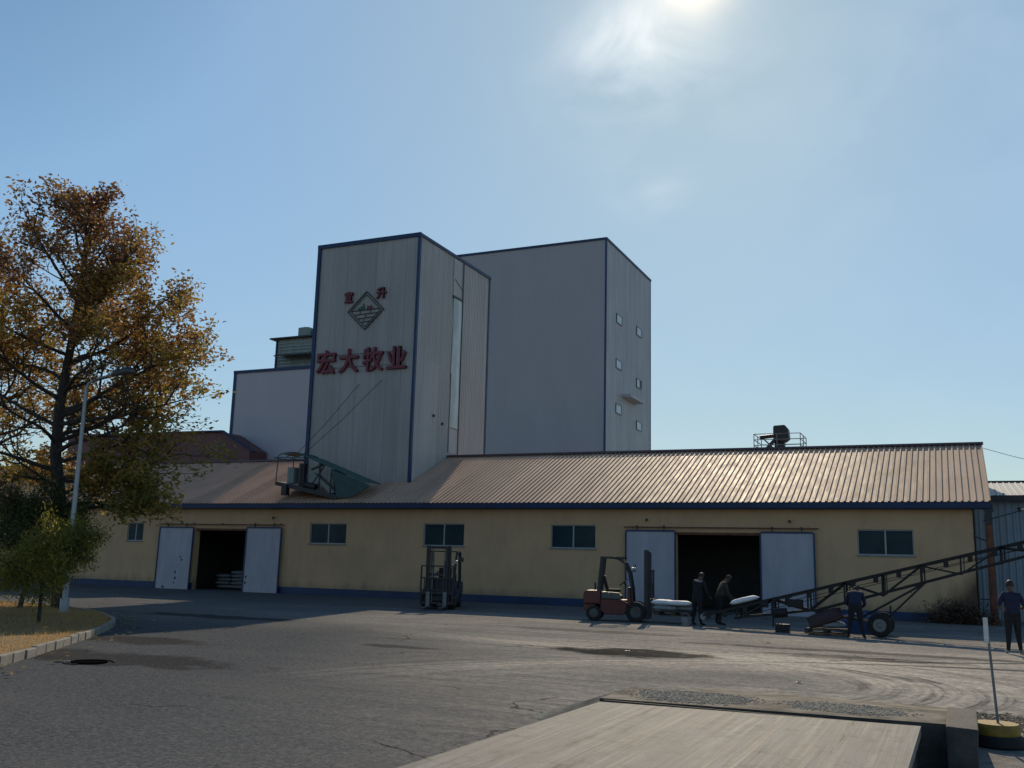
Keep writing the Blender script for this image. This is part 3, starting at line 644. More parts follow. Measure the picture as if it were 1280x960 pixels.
for i, (y, z) in enumerate(((100.6, 28.9), (108.1, 29.2), (100.5, 23.75), (108.1, 22.95), (100.5, 18.75), (108.1, 17.95))):
    a, b, c, d = y-1.05, y+1.05, z-.55, z+.55; x0 = BX1+.04
    f_ = MB(); w = .11
    f_.box(x0, x0+.07, a, b, c, c+w); f_.box(x0, x0+.07, a, b, d-w, d); f_.box(x0, x0+.07, a, a+w, c+w, d-w); f_.box(x0, x0+.07, b-w*2.2, b, c+w, d-w)
    fo = f_.build('window', m_grey, BT)
    if i == 3:
        MB().box(x0+.01, x0+.03, a+w, y+.1, c+w, d-w).build('pane', m_bright, fo); MB().box(x0+.005, x0+.02, y+.1, b-w*2.2, c+w, d-w).build('open_half', m_dark, fo)
    else: MB().box(x0+.01, x0+.03, a+w, b-w*2.2, c+w, d-w).build('pane', m_bright, fo)
mb = MB(); mb.prism([(101.7, 20.3), (106.7, 20.3), (107.3, 20.65), (101.7, 20.65)], BX1+.03, BX1+1.1, 'X'); mb.build('canopy', m_bigs, BT)

# ------------------------------------------------------------------ left hall with headhouse
HX0, HX1, HY0, HY1, HZ = -49.5, -39.5, 57.5, 67, 15.6
HB = T('side_hall', 'windowless pale blue-grey hall with blue edge trim left of the lettered tower', 'hall', (HX0, HY0, 0))
mb = MB(); mb.box(HX0, HX1, HY0, HY1, 0, HZ); mb.build('wall', m_leftf, HB)
mb = MB(); mb.box(HX0-.1, HX1+.1, HY0-.1, HY0-.005, HZ-.12, HZ+.1); mb.box(HX0-.1, HX0+.14, HY0-.06, HY0-.005, 0, HZ-.12); mb.box(HX0-.1, HX1+.1, HY0-.005, HY1+.1, HZ+.002, HZ+.1)
mb.build('corner_trim', m_blue, HB)
HH = T('headhouse', 'small louvred rooftop machine house with flat lid standing on the pale side hall', 'machine house', (-48.2, 60, HZ+.1))
mb = MB(); corr_wall(mb, -48.2, 60, -41, 60, HZ+.1, 18.55, .3, .03); mb.box(-48.19, -41, 60.02, 64, HZ+.1, 18.5)
mb.build('wall', m_louvre, HH)
mb = MB()
for z in np.arange(15.9, 18.4, .26): mb.beam((-48.15, 59.94, z), (-41, 59.94, z), .03, .05)
mb.build('louvre', m_rail, HH)
mb = MB(); mb.box(-48.75, -41, 59.6, 64, 18.55, 18.66); mb.build('roof', m_dark, HH)
mb = MB(); mb.prism([(59.94, 17.35), (59.94, 17.22), (58.8, 16.95), (58.8, 17.05)], -47.6, -41.6, 'X'); mb.build('awning', m_dark, HH)
mb = MB(); mb.beam((-48.25, 59.93, HZ+.1), (-48.25, 59.93, 18.5), .12, .12, (0, 1, 0)); mb.build('corner_trim', m_blue, HH)
mb = MB()
for yy in (60.3, 60.7): mb.beam((-48.6, yy, HZ+.1), (-48.6, yy, 18.4), .04)
for z in np.arange(15.9, 18.3, .3): mb.beam((-48.6, 60.3, z), (-48.6, 60.7, z), .03)
mb.build('ladder', m_grey, HH)
mb = MB(); prof = [(-46.65, 18.66), (-44.95, 18.66), (-44.95, 19.0)]+[(-46.1+1.1*math.cos(a), 19.0+.55*math.sin(a)) for a in np.linspace(.1, 1.5, 7)]+[(-46.65, 19.52)]
mb.prism(prof, 60.4, 61.6); mb.build('elevator_head', m_louvre, HH)
mb = MB(); mb.prism([(-45.3, 18.9), (-43.1, 18.75), (-42.9, 18.95), (-43.05, 19.3), (-43.25, 19.4), (-45.2, 19.2)], 60.1, 60.39); mb.box(-44.8, -43.6, 59.9, 60.09, 18.7, 19.1); mb.build('drive_motor', m_greensteel, HH)
HH.location.x += .55

# maroon shed behind the warehouse roof and chimney pipe
RS = T('maroon_shed', 'maroon clad shed rising behind the left half of the warehouse roof', 'shed', (-60, 52.8, 0))
poly = [(-64, 0), (-45.85, 0), (-45.85, 9.32), (-48.35, 10.67), (-64, 10.8)]
MB().prism(poly, 55.4, 57.3).build('wall', m_redclad, RS)
mb = MB(); mb.beam((-64, 55.3, 10.87), (-48.3, 55.3, 10.73), .3, .12); mb.beam((-48.35, 55.3, 10.73), (-45.4, 55.3, 9.14), .3, .12); mb.build('roof_edge', m_fascia, RS)
tag(MB().tube([(-57.9, 58.2, 6), (-57.7, 58.2, 14.0)], .2, 14).lathe([(.25, 0), (.25, .12)], (-57.7, 58.2, 14.0)).build('chimney_pipe', m_dark, smooth=True), 'slim dark chimney pipe sticking up behind the maroon shed', 'chimney')
tag(MB().box(-34, -26, 53.2, 58, 0, 8.4).build('low_shed', m_rroof), 'pale low shed roof just showing above the warehouse ridge', 'shed')

# bucket elevator and platform behind the ridge
BE = T('bucket_elevator', 'dark bucket elevator head with railed platform poking above the warehouse ridge', 'elevator', (-9.8, 62, 0))
px0, px1, py0, py1, pz = -11.15, -8.35, 61, 63.6, 8.95
mb = MB()
for x in (px0, (px0+px1)/2, px1):
    for y in (py0, py1): mb.beam((x, y, pz), (x, y, pz+1.15), .045)
for x in (px0, px1): mb.beam((x, 62.3, pz), (x, 62.3, pz+1.15), .045)
for z in (pz+.45, pz+.8, pz+1.15):
    for y in (py0, py1): mb.beam((px0, y, z), (px1, y, z), .04)
    for x in (px0, px1): mb.beam((x, py0, z), (x, py1, z), .04)
mb.build('railing', m_grey, BE)
MB().box(px0, px1, py0, py1, pz-.1, pz).build('platform', m_dark, BE)
mb = MB()
for x in (px0+.1, px1-.1):
    for y in (py0+.1, py1-.1): mb.beam((x, y, 0), (x, y, pz-.1), .14)
mb.build('tower_frame', m_dark, BE)
mb = MB(); mb.box(-10.05, -9.45, 61.9, 62.4, 0, 9.7); mb.prism([(-10.1, 9.7), (-9.4, 9.7), (-9.15, 9.9), (-9.2, 10.5), (-9.4, 10.75), (-10.05, 10.72), (-10.1, 10.6)], 61.8, 62.5)
mb.build('elevator_casing', m_dark, BE)
mb = MB(); mb.beam((-9.9, 61.7, 9.9), (-10.75, 61.6, 8.95), .22, .2); mb.beam((-9.9, 61.7, 9.6), (-9.0, 61.6, 8.95), .25, .2); mb.build('chute', m_dark, BE)
mb = MB(); mb.tube([(-10.9, 61.7, 9.98), (-10.1, 61.7, 10.05)], .12, 12); mb.beam((-10.7, 61.7, 9.9), (-10.1, 61.7, 9.3), .08); mb.build('motor', m_dark, BE)

# ------------------------------------------------------------------ right hand building, pipe and wire
RB = T('right_hall', 'grey-blue corrugated hall at the right edge beyond the yellow wall', 'hall', (.8, 44.5, 0))
mb = MB(); corr_wall(mb, .75, 44.5, 30, 44.5, 0, 5.0, .25, .03); mb.build('wall', m_rightclad, RB)
mb = MB(); corr_roof(mb, .7, 30, 44.0, 4.95, 51.0, 6.08, .25, .03); mb.build('roof', m_rroof, RB)
mb = MB(); mb.box(.75, 30, 50.9, 51.1, 6.05, 6.16); mb.build('ridge_cap', m_dark, RB)
mb = MB(); mb.box(.7, 30, 43.97, 44.02, 4.75, 4.97); mb.build('fascia', m_dark, RB)
mb = MB(); mb.box(.75, 30, 51.2, 58, 0, 5); mb.build('rear_block', m_rightclad, RB)
mb = MB(); mb.beam((1.0, 40.2, 3.75), (3.2, 43.9, 4.6), .05); mb.lathe([(.07, 0), (.07, .18)], (2.3, 42.4, 4.2)); tag(mb.build('stay_rod', m_dark), 'dark stay rod running from the rusty pipe head up to the right hall eave', 'rod')
DP = T('rusty_pipe', 'rusty brown vertical pipe with black head at the warehouse right corner', 'pipe', (1.13, 40.0, 0))
mb = MB(); mb.tube([(1.13, 40.0, 0), (1.14, 40.0, 1.8), (1.13, 40.0, 3.64)], .12, 16); mb.build('pipe', m_rust, DP, smooth=True)
mb = MB(); mb.prism([(.98, 4.3), (1.3, 4.3), (1.32, 4.1), (1.26, 4.0), (1.27, 3.72), (1.24, 3.6), (1.02, 3.6), (1.0, 3.9), (1.03, 4.05)], 39.85, 40.15); mb.build('pipe_head', m_dark, DP)
mb = MB(); mb.beam((.62, 40.25, 3.2), (1.03, 40.05, 3.0), .05); mb.beam((.7, 40.2, .9), (1.03, 40.05, .9), .04); each(mb, 'bracket', m_dark, DP)
pts = [Vector((1.3, 46.6, 7.2)).lerp(Vector((12, 70, 8.0)), i/10)-Vector((0, 0, 1.6*(i/10)*(1-i/10))) for i in range(11)]
tag(MB().tube(pts, .012, 5).build('power_line', m_cable), 'thin sagging wire running from the warehouse ridge end over the right hall', 'wire')

# ------------------------------------------------------------------ loader on the roof
RC = T('roof_loader', 'teal covered loading chute perched on the warehouse roof in front of the lettered tower', 'chute', (-29.5, 40.6, 4.7))
y0, y1 = 40.05, 41.35
mb = MB()
for y in (y0, y1): mb.beam((-31.75, y, 5.5), (-27.85, y, 4.72), .08, .2)
mb.beam((-31.75, y0, 5.5), (-31.75, y1, 5.5), .08); 
for f in (.2, .45, .7): mb.beam((-31.75+3.9*f, y0, 5.5-.78*f), (-31.75+3.9*f, y1, 5.5-.78*f), .07)
mb.build('base_frame', m_dark, RC)
mb = MB(); mb.prism([(-31.7, 5.56), (-27.9, 4.80), (-27.9, 4.84), (-31.7, 5.6)], y0+.05, y1-.05); mb.build('deck_plate', m_grey, RC)
mb = MB(); mb.beam((-31.75, y0, 5.5), (-31.7, y0, 6.86), .035); mb.beam((-30.0, y0, 5.2), (-30.0, y0, 6.9), .05); mb.beam((-29.0, y0, 5.0), (-29.0, y0, 6.5), .05); mb.beam((-28.3, y0, 4.9), (-28.3, y0, 6.2), .05)
mb.beam((-31.75, y1, 5.5), (-31.7, y1, 6.86), .035); mb.beam((-30.0, y1, 5.2), (-30.0, y1, 6.9), .05); mb.beam((-28.6, y1, 5.5), (-28.6, y1, 6.4), .05)
mb.beam((-31.1, y0, 5.4), (-31.1, y0, 4.85), .3, .3); each(mb, 'post', m_dark, RC)
mb = MB()
for y in (y0, (y0+y1)/2, y1):
    pts = [(-30.9+.85*math.cos(a), y, 6.86+.28*math.sin(a)) for a in np.linspace(math.pi, 0, 9)]; mb.tube(pts, .028, 6)
for x, z in ((-31.9, 6.86), (-30.9, 7.14), (-30.05, 6.86), (-30.9, 6.8)): mb.beam((x, y0, z), (x, y1, z), .04)
mb.beam((-32.0, y0, 6.88), (-30.0, y0, 6.84), .05)
mb.build('canopy_frame', m_greensteel, RC)
aa = np.linspace(math.pi*.75, 0, 8); mb = MB(); vs = [(-30.9+.83*math.cos(a), y, 6.85+.27*math.sin(a)) for y in (y0+.1, y1) for a in aa]
mb.add(vs, [(i, i+1, 8+i+1, 8+i) for i in range(7)]); mb.build('canopy_sheet', m_green, RC)
# sloping cover: roof strip and front sheet
mb = MB(); mb.prism([(-30.0, 6.88), (-26.3, 5.5), (-26.3, 5.56), (-30.0, 6.94)], y0, y1+.2); mb.build('cover_roof', m_greensteel, RC)
mb = MB(); mb.prism([(-28.35, 6.2), (-26.3, 5.48), (-25.9, 5.3), (-27.0, 4.75), (-27.9, 4.7), (-28.0, 5.3)], y0-.02, y0+.02)
mb.add([(-27.9, y0, 4.7), (-27.9, y1, 5.2), (-28.35, y1, 6.2), (-28.35, y0, 6.2)], [(0, 1, 2, 3)]); each(mb, 'side_sheet', m_green, RC)
mb = MB(); mb.box(-31.15, -30.75, y0+.15, y0+.6, 5.5, 6.35); mb.build('control_box', m_louvre, RC)
mb = MB(); mb.tube([(-30.35, y0+.3, 5.3), (-30.3, y0+.3, 6.55)], .2, 14); mb.build('drum', m_dark, RC, smooth=True)
mb = MB(); mb.prism([(-30.05, 5.9), (-29.6, 6.05), (-28.2, 5.0), (-28.6, 4.95), (-29.0, 5.35)], y0+.3, y0+.8); mb.build('inner_chute', m_louvre, RC)
mb = MB(); mb.tube([(-30.0, y0+.15, 5.42), (-29.3, y0+.15, 5.28)], .16, 12); mb.beam((-29.6, y0+.1, 6.2), (-28.9, y0+.1, 6.45), .1); mb.beam((-29.7, y0+.1, 5.2), (-28.8, y0+.1, 6.4), .05); mb.build('motor', m_dark, RC)

RC.location.x += .35; RC.scale = (.97, 1, .95)

# ------------------------------------------------------------------ sacks and pallets
def sack_mesh(lx, ly, h, seed, m_):
    nx, ny = 14, 10; vs = []; fs = []
    for sgn in (1, -1):
        b = len(vs)
        for j in range(ny+1):
            for i in range(nx+1):
                u = -1+2*i/nx; v = -1+2*j/ny
                th = max(0, (1-abs(u)**4))**.5*max(0, (1-abs(v)**3))**.5
                nn = mnoise.noise(Vector((u*1.6+seed, v*1.6, seed)))*.22+mnoise.noise(Vector((u*4+seed, v*4, seed)))*.08
                px = u*lx/2*(1-.05*(1-v*v) if abs(u) > .9 else 1); py = v*ly/2*(1-.06*u*u)
                z = h/2+sgn*th*h/2*(1+(nn if sgn > 0 else -.3)); vs.append((px, py, max(z, 0)))
        for j in range(ny):
            for i in range(nx):
                q = b+j*(nx+1)+i; f = (q, q+1, q+nx+2, q+nx+1); fs.append(f if sgn > 0 else f[::-1])
    me = bpy.data.meshes.new('sack'); me.from_pydata(vs, [], fs)
    bm = bmesh.new(); bm.from_mesh(me); bmesh.ops.remove_doubles(bm, verts=bm.verts, dist=.002); bm.to_mesh(me); bm.free()
    for pl in me.polygons: pl.use_smooth = True
    me.materials.append(m_); return me
SM = {c: [sack_mesh(.86, .52, .2, s*3.3+1, mm) for s in range(3)] for c, mm in (('white', m_sack), ('red', m_sackred), ('grey', m_sackgrey))}
def sack(color, x, y, z, label, rz=0, tilt=0, sc=1, group=None, var=0, rx=0):
    o = bpy.data.objects.new('feed_sack', SM[color][var % 3]); S.collection.objects.link(o)
    o.location = (x, y, z); o.rotation_euler = (rx, tilt, rz); o.scale = (sc, sc, sc)
    tag(o, label, 'sack', group); return o
def pallet(x, y, z, label, rz=0):
    o = L('pallet'); tag(o, label, 'pallet', 'wooden pallets')
    mb = MB()
    for i in range(6): mb.box(-.6, .6, -.5+i*.18, -.5+i*.18+.12, .12, .14)
    mb.build('top_boards', m_wood, o)
    mb = MB()
    for yy in (-.48, 0, .4):
        mb.box(-.6, .6, yy, yy+.09, 0, .02)
        for xx in (-.6, -.06, .48): mb.box(xx, xx+.12, yy, yy+.09, .02, .12)
    mb.build('bearers', m_wood, o)
    o.location = (x, y, z); o.rotation_euler = (0, 0, rz); return o
# sacks stacked inside the left doorway
rows = 'bottom second third fourth fifth'.split(); cols = 'left middle right'.split()
k = 0
for r_ in range(5):
    for c_ in range(3):
        if r_ == 4 and c_ != 1: continue
        sack('grey', -36.2+c_*.98+random.uniform(-.06, .06), 42.6+random.uniform(-.05, .05), .02+r_*.19, 'dull sack inside the left doorway, %s row of the pile, %s column' % (rows[r_], cols[c_]), random.uniform(-.06, .06), 0, 1.1, 'sacks piled inside the left doorway', k); k += 1

# ------------------------------------------------------------------ forklifts (local: forward +X)
def wheel(name, x, y, r_, w, parent, rimm):
    o = MB().lathe([(r_*.62, -w/2), (r_*.92, -w/2), (r_, -w*.36), (r_, w*.36), (r_*.92, w/2), (r_*.62, w/2)], (x, y, r_), 'Y', 28).build(name, m_black, parent, smooth=True)
    MB().lathe([(r_*.2, -w*.56), (r_*.55, -w*.53), (r_*.6, -w*.3), (r_*.6, w*.3), (r_*.55, w*.53), (r_*.2, w*.56)], (x, y, r_), 'Y', 20).lathe([(r_*.12, -w*.62), (r_*.12, w*.62)], (x, y, r_), 'Y', 12).build('rim', rimm, o, smooth=True)
def forklift(name, label, body, loc, rz, lift=0.05, mast_h=2.28, guardm=m_dark):
    o = L(name); tag(o, label, 'forklift', 'forklifts in front of the warehouse')
    mb = MB(); mb.prism([(-1.0, .55), (-1.02, .35), (-.75, .3), (-.6, .55)], -.5, .5); mb.prism([(-1.02, .62), (-1.0, .95), (-.9, 1.0), (-.45, 1.0), (-.45, .56), (-1.0, .56)], -.52, .52)
    mb.build('counterweight', body, o, bevel=.03)
    mb = MB(); mb.prism([(-.44, .36), (-.28, .22), (.30, .22), (.42, .34), (.42, .72), (-.44, .72)], -.5, .5); mb.build('chassis', body, o, bevel=.02)
    mb = MB(); mb.prism([(-.44, .725), (.22, .725), (.22, .84), (.1, .92), (-.44, .96)], -.42, .42); mb.build('engine_cover', m_forkgrey, o, bevel=.02)
    mb = MB(); mb.prism([(.44, .34), (.95, .34), (.95, .46), (.58, .46), (.5, 1.12), (.44, 1.12)], -.46, .46); mb.build('dashboard', body, o)
    mb = MB(); mb.box(-.30, .17, -.24, .24, .962, 1.06); mb.prism([(-.32, 1.06), (-.2, 1.06), (-.32, 1.5), (-.42, 1.5)], -.22, .22); mb.build('seat', m_black, o, bevel=.03)
    mb = MB(); mb.tube([(.46, 0, 1.1), (.30, 0, 1.26)], .025, 8); c_ = Vector((.28, 0, 1.28)); ax = Vector((-.6, 0, .8)).normalized(); b1 = Vector((0, 1, 0)); b2 = ax.cross(b1)
    mb.tube([c_+(b1*math.cos(a)+b2*math.sin(a))*.17 for a in np.linspace(0, 2*math.pi, 19)], .016, 6); mb.beam(c_-b1*.16, c_+b1*.16, .025); mb.build('steering_wheel', m_black, o)
    mb = MB()
    for y in (-.1, -.2, -.3): mb.tube([(.44, y, 1.1), (.38, y, 1.32)], .012, 6); mb.lathe([(.02, 0), (.026, .03), (.01, .05)], (.38, y, 1.32), 'Z', 8)
    mb.build('control_levers', m_rail, o)
    mb = MB()
    for y in (-.47, .47):
        mb.beam((-.52, y, .9), (-.40, y, 2.08), .10, .09, (0, 1, 0))
        mb.tube([(.62, y, .5), (.58, y, 1.1), (.50, y, 1.6), (.36, y, 1.92), (.16, y, 2.06), (.0, y, 2.1)], .038, 8)
        mb.beam((-.46, y, 2.1), (.34, y, 2.1), .06, .06)
    for x in np.linspace(-.42, .3, 8): mb.beam((x, -.47, 2.12), (x, .47, 2.12), .035, .035)
    mb.build('overhead_guard', guardm, o)
    mb = MB()
    for y in (-.36, .36):
        mb.box(.98, 1.10, y-.05, y+.05, .1, mast_h); mb.box(1.105, 1.18, y*.82-.04, y*.82+.04, .12, mast_h-.06)
    for z in (.3, 1.2, mast_h-.12): mb.box(.99, 1.08, -.31, .31, z, z+.09)
    mb.build('mast', m_dark, o)
    mb = MB()
    for y in (-.2, .2): mb.tube([(1.05, y, .2), (1.05, y, 1.75)], .035, 10); mb.tube([(1.05, y, 1.75), (1.05, y, mast_h-.1)], .02, 8)
    mb.build('lift_cylinder', m_grey, o, smooth=True)
    z0 = lift
    mb = MB(); mb.box(1.19, 1.25, -.5, .5, z0+.12, z0+.20); mb.box(1.19, 1.25, -.5, .5, z0+.48, z0+.56)
    for y in (-.3, .3): mb.box(1.19, 1.24, y-.04, y+.04, z0+.2, z0+.48)
    mb.build('carriage', m_dark, o)
    mb = MB()
    for y in (-.53, .53): mb.beam((1.24, y, z0+.1), (1.24, y, z0+1.5), .05)
    for z in (.62, 1.06, 1.5): mb.beam((1.24, -.53, z0+z), (1.24, .53, z0+z), .05)
    for y in (-.42, -.21, 0, .21, .42): mb.beam((1.24, y, z0+.62), (1.24, y, z0+1.06), .035)
    mb.build('load_backrest', m_dark, o)
    for y in (-.28, .28):
        mb = MB(); mb.prism([(1.26, z0), (2.25, z0+.01), (2.25, z0+.02), (1.31, z0+.05), (1.31, z0+.56), (1.26, z0+.56)], y-.06, y+.06); mb.build('fork', m_grey, o)
    for y in (-.44, .44): wheel('wheel', .72, y, .33, .22, o, m_forkgrey); wheel('wheel', -.66, y*.95, .26, .18, o, m_forkgrey)
    mb = MB()
    for y in (-.47, .47): mb.beam((.93, y, .34), (.25, y, .72), .02, .3, (0, 1, 0)); 
    each(mb, 'mudguard', body, o)
    for y in (-.5, .5):
        hl = MB().lathe([(.06, 0), (.075, .05), (.07, .08)], (.56, y, 1.72), 'X', 12).build('headlight', m_rail, o, smooth=True)
    mb = MB(); mb.beam((.52, .5, 1.66), (.62, .66, 1.8), .015); mb.box(.6, .63, .6, .76, 1.74, 1.9); mb.build('mirror', m_dark, o)
    mb = MB(); mb.tube([(-.7, .3, 1.0), (-.72, .3, 1.25)], .03, 8); mb.build('exhaust', m_dark, o)
    o.location = loc; o.rotation_euler = (0, 0, rz); return o
forklift('forklift', 'red and grey forklift in side view carrying sacks beside the open right doorway', m_forkred, (-11.1, 33.6, YARD), R(13), .22, 2.38).scale = (1.06, 1.1, 1.04)
forklift('forklift', 'dark forklift parked face-on under the window between the two doorways', m_forkblue, (-19.25, 35.9, gz(35.9)), R(-73), .06, 2.32).scale = (1.05, 1.22, 1.07)
pallet(-8.95, 33.72, YARD+.275, 'pallet raised on the forks of the red forklift', R(4))
for i, (x, y, z, c, s_) in enumerate(((-9.25, 33.5, .268, 'grey', 'dull sack on the raised pallet, left end of the lower layer'), (-8.5, 33.75, .268, 'grey', 'dull sack on the raised pallet, right end of the lower layer'), (-9.3, 33.5, .45, 'white', 'white sack on top of the raised pallet, nearer the forklift mast'), (-8.75, 33.45, .44, 'white', 'white sack on top of the raised pallet, nearer the workers'))):
    sack(c, x, y, z, s_, R(4)+random.uniform(-.08, .08), 0, 1.0, 'sacks on the raised pallet', i)

# ------------------------------------------------------------------ belt conveyor
CV = T('belt_conveyor', 'long dark truss belt conveyor on wheels rising to the right edge', 'conveyor', (-2.2, 32.3, YARD))
CY0, CY1 = 32.05, 32.75
def top(x): return .27+(x+7.5)*(2.72-.27)/(1.81+7.5)
def bot(x): return top(x)-(.62 if x > -4 else .62-.11*(-4-x)) if x < -2 else top(x)-.60+.045*(x+2)
XE = 5.6
for y in (CY0, CY1):
    mb = MB(); mb.beam((-7.6, y, top(-7.6)), (XE, y, top(XE)), .05, .07); mb.build('top_rail', m_conv, CV)
mb = MB()
for y in (CY0, CY1):
    mb.beam((-6.6, y, top(-6.6)-.3), (-4, y, bot(-4)), .07); mb.beam((-4, y, bot(-4)), (XE, y, bot(XE)), .085)
    x = -6.5; a = 0
    while x < XE-.8:
        mb.beam((x, y, top(x)), (x, y, max(bot(x), top(x)-.3) if x < -5.9 else bot(x)), .05)
        mb.beam((x+.09, y, top(x+.09)), (x+.09, y, bot(x+.09)), .025)
        if a % 2 == 0: mb.beam((x, y, bot(x)), (x+1.1, y, top(x+1.1)), .05)
        else: mb.beam((x, y, top(x)), (x+1.1, y, bot(x+1.1)), .05)
        x += 1.1; a += 1
x = -6.5
while x < XE: mb.beam((x, CY0, bot(x)), (x, CY1, bot(x)), .05); x += 1.1
mb.beam((-6.5, CY0, top(-6.5)-.3), (XE, CY0, (top(XE)+bot(XE))/2), .02)
mb.build('truss', m_conv, CV)
mb = MB(); mb.beam((-7.65, (CY0+CY1)/2, top(-7.65)+.05), (XE, (CY0+CY1)/2, top(XE)+.05), .58, .02); mb.beam((-7.5, (CY0+CY1)/2, top(-7.5)-.16), (XE, (CY0+CY1)/2, top(XE)-.16), .56, .012); mb.build('belt', m_black, CV)
x = -6.9
while x < XE:
    mb = MB(); mb.tube([(x, CY0+.04, top(x)-.02), (x, CY1-.04, top(x)-.02)], .045, 10); mb.beam((x, CY0-.03, top(x)-.02), (x, CY0-.03, top(x)-.2), .14, .06, (0, 1, 0)); mb.build('roller', m_conv, CV); x += .66
for x_ in (-7.6, ):
    MB().tube([(x_, CY0-.02, top(x_)-.04), (x_, CY1+.02, top(x_)-.04)], .1, 14).build('end_drum', m_grey, CV, smooth=True)
for y in (31.75, 33.0):
    o = MB().lathe([(.2, -.09), (.31, -.09), (.35, -.05), (.35, .05), (.31, .09), (.2, .09)], (-2.2, y, YARD+.35), 'Y', 28).build('wheel', m_black, CV, smooth=True)
    MB().lathe([(.05, -.13), (.08, -.10), (.19, -.10), (.2, -.05), (.2, .05), (.19, .10), (.08, .10), (.05, .13)], (-2.2, y, YARD+.35), 'Y', 20).build('rim', m_grey, o, smooth=True)
mb = MB(); mb.beam((-2.2, 31.65, .2), (-2.2, 33.1, .2), .07)
for y in (CY0-.02, CY1): mb.beam((-2.75, y, .38), (-.9, y, 1.48), .06); mb.beam((-2.2, y, .2), (-.95, y, 1.44), .045); mb.beam((-2.2, y, .2), (-4.2, y, bot(-4.2)), .05)
mb.beam((-1.9, CY0, .35), (-1.9, CY0, .78), .05); mb.box(-1.35, -1.0, CY0-.05, CY0+.05, 1.36, 1.42)
mb.build('undercarriage', m_conv, CV)
mb = MB(); mb.box(-4.9, -4.45, CY0-.12, CY0+.1, .62, .86); mb.build('control_box', m_conv, CV)
mb = MB(); mb.tube([(-5.3, 31.75, .42), (-4.9, 31.75, .46)], .15, 14); mb.box(-5.25, -4.85, 31.65, 31.95, YARD, YARD+.25); mb.beam((-5.35, 31.9, .0), (-5.35, 32.05, .9), .05); mb.build('drive_motor', m_conv, CV)
sack('white', -6.3, 32.4, top(-6.3)+.07, 'white sack riding up the low end of the belt conveyor', 0, -math.atan((2.72-.27)/9.31), 1.05)
sack('red', -3.7, 31.55, .25, 'dark red sack propped against the conveyor truss', R(6), R(-20), 1.25, rx=R(30))
sack('grey', -3.6, 31.5, YARD+.20, 'pale flat sack lying under the dark red one', 0, 0, 1.1, var=1)
pallet(-3.7, 31.6, YARD+.05, 'low pallet under the flat sack beside the conveyor')
# tarpaulin heap
mb = MB(); nx, ny = 26, 14; vs = []
for j in range(ny+1):
    for i in range(nx+1):
        u, v = i/nx*2-1, j/ny*2-1; h_ = .62*max(0, 1-abs(u)**2.4)*max(0, 1-abs(v)**2.5)
        vs.append((-2.98+u*.72, 33.6+v*.5, YARD+h_*(1+.45*mnoise.noise(Vector((u*2.2, v*2.2, 4))))))
mb.add(vs, [(j*(nx+1)+i, j*(nx+1)+i+1, (j+1)*(nx+1)+i+1, (j+1)*(nx+1)+i) for j in range(ny) for i in range(nx)])
tag(mb.build('tarpaulin_heap', m_sackblue, smooth=True), 'blue tarpaulin covered heap behind the conveyor wheels', 'tarpaulin')
tag(MB().lathe([(.13, 0), (.16, .24), (.165, .27)], (-8.35, 32.75, YARD), 'Z', 20).tube([(-8.51, 32.75, .11), (-8.35, 32.75, .3), (-8.19, 32.75, .11)], .008, 6).build('bucket', m_sackgrey, smooth=True), 'small pale bucket on the ground below the workers', 'bucket')

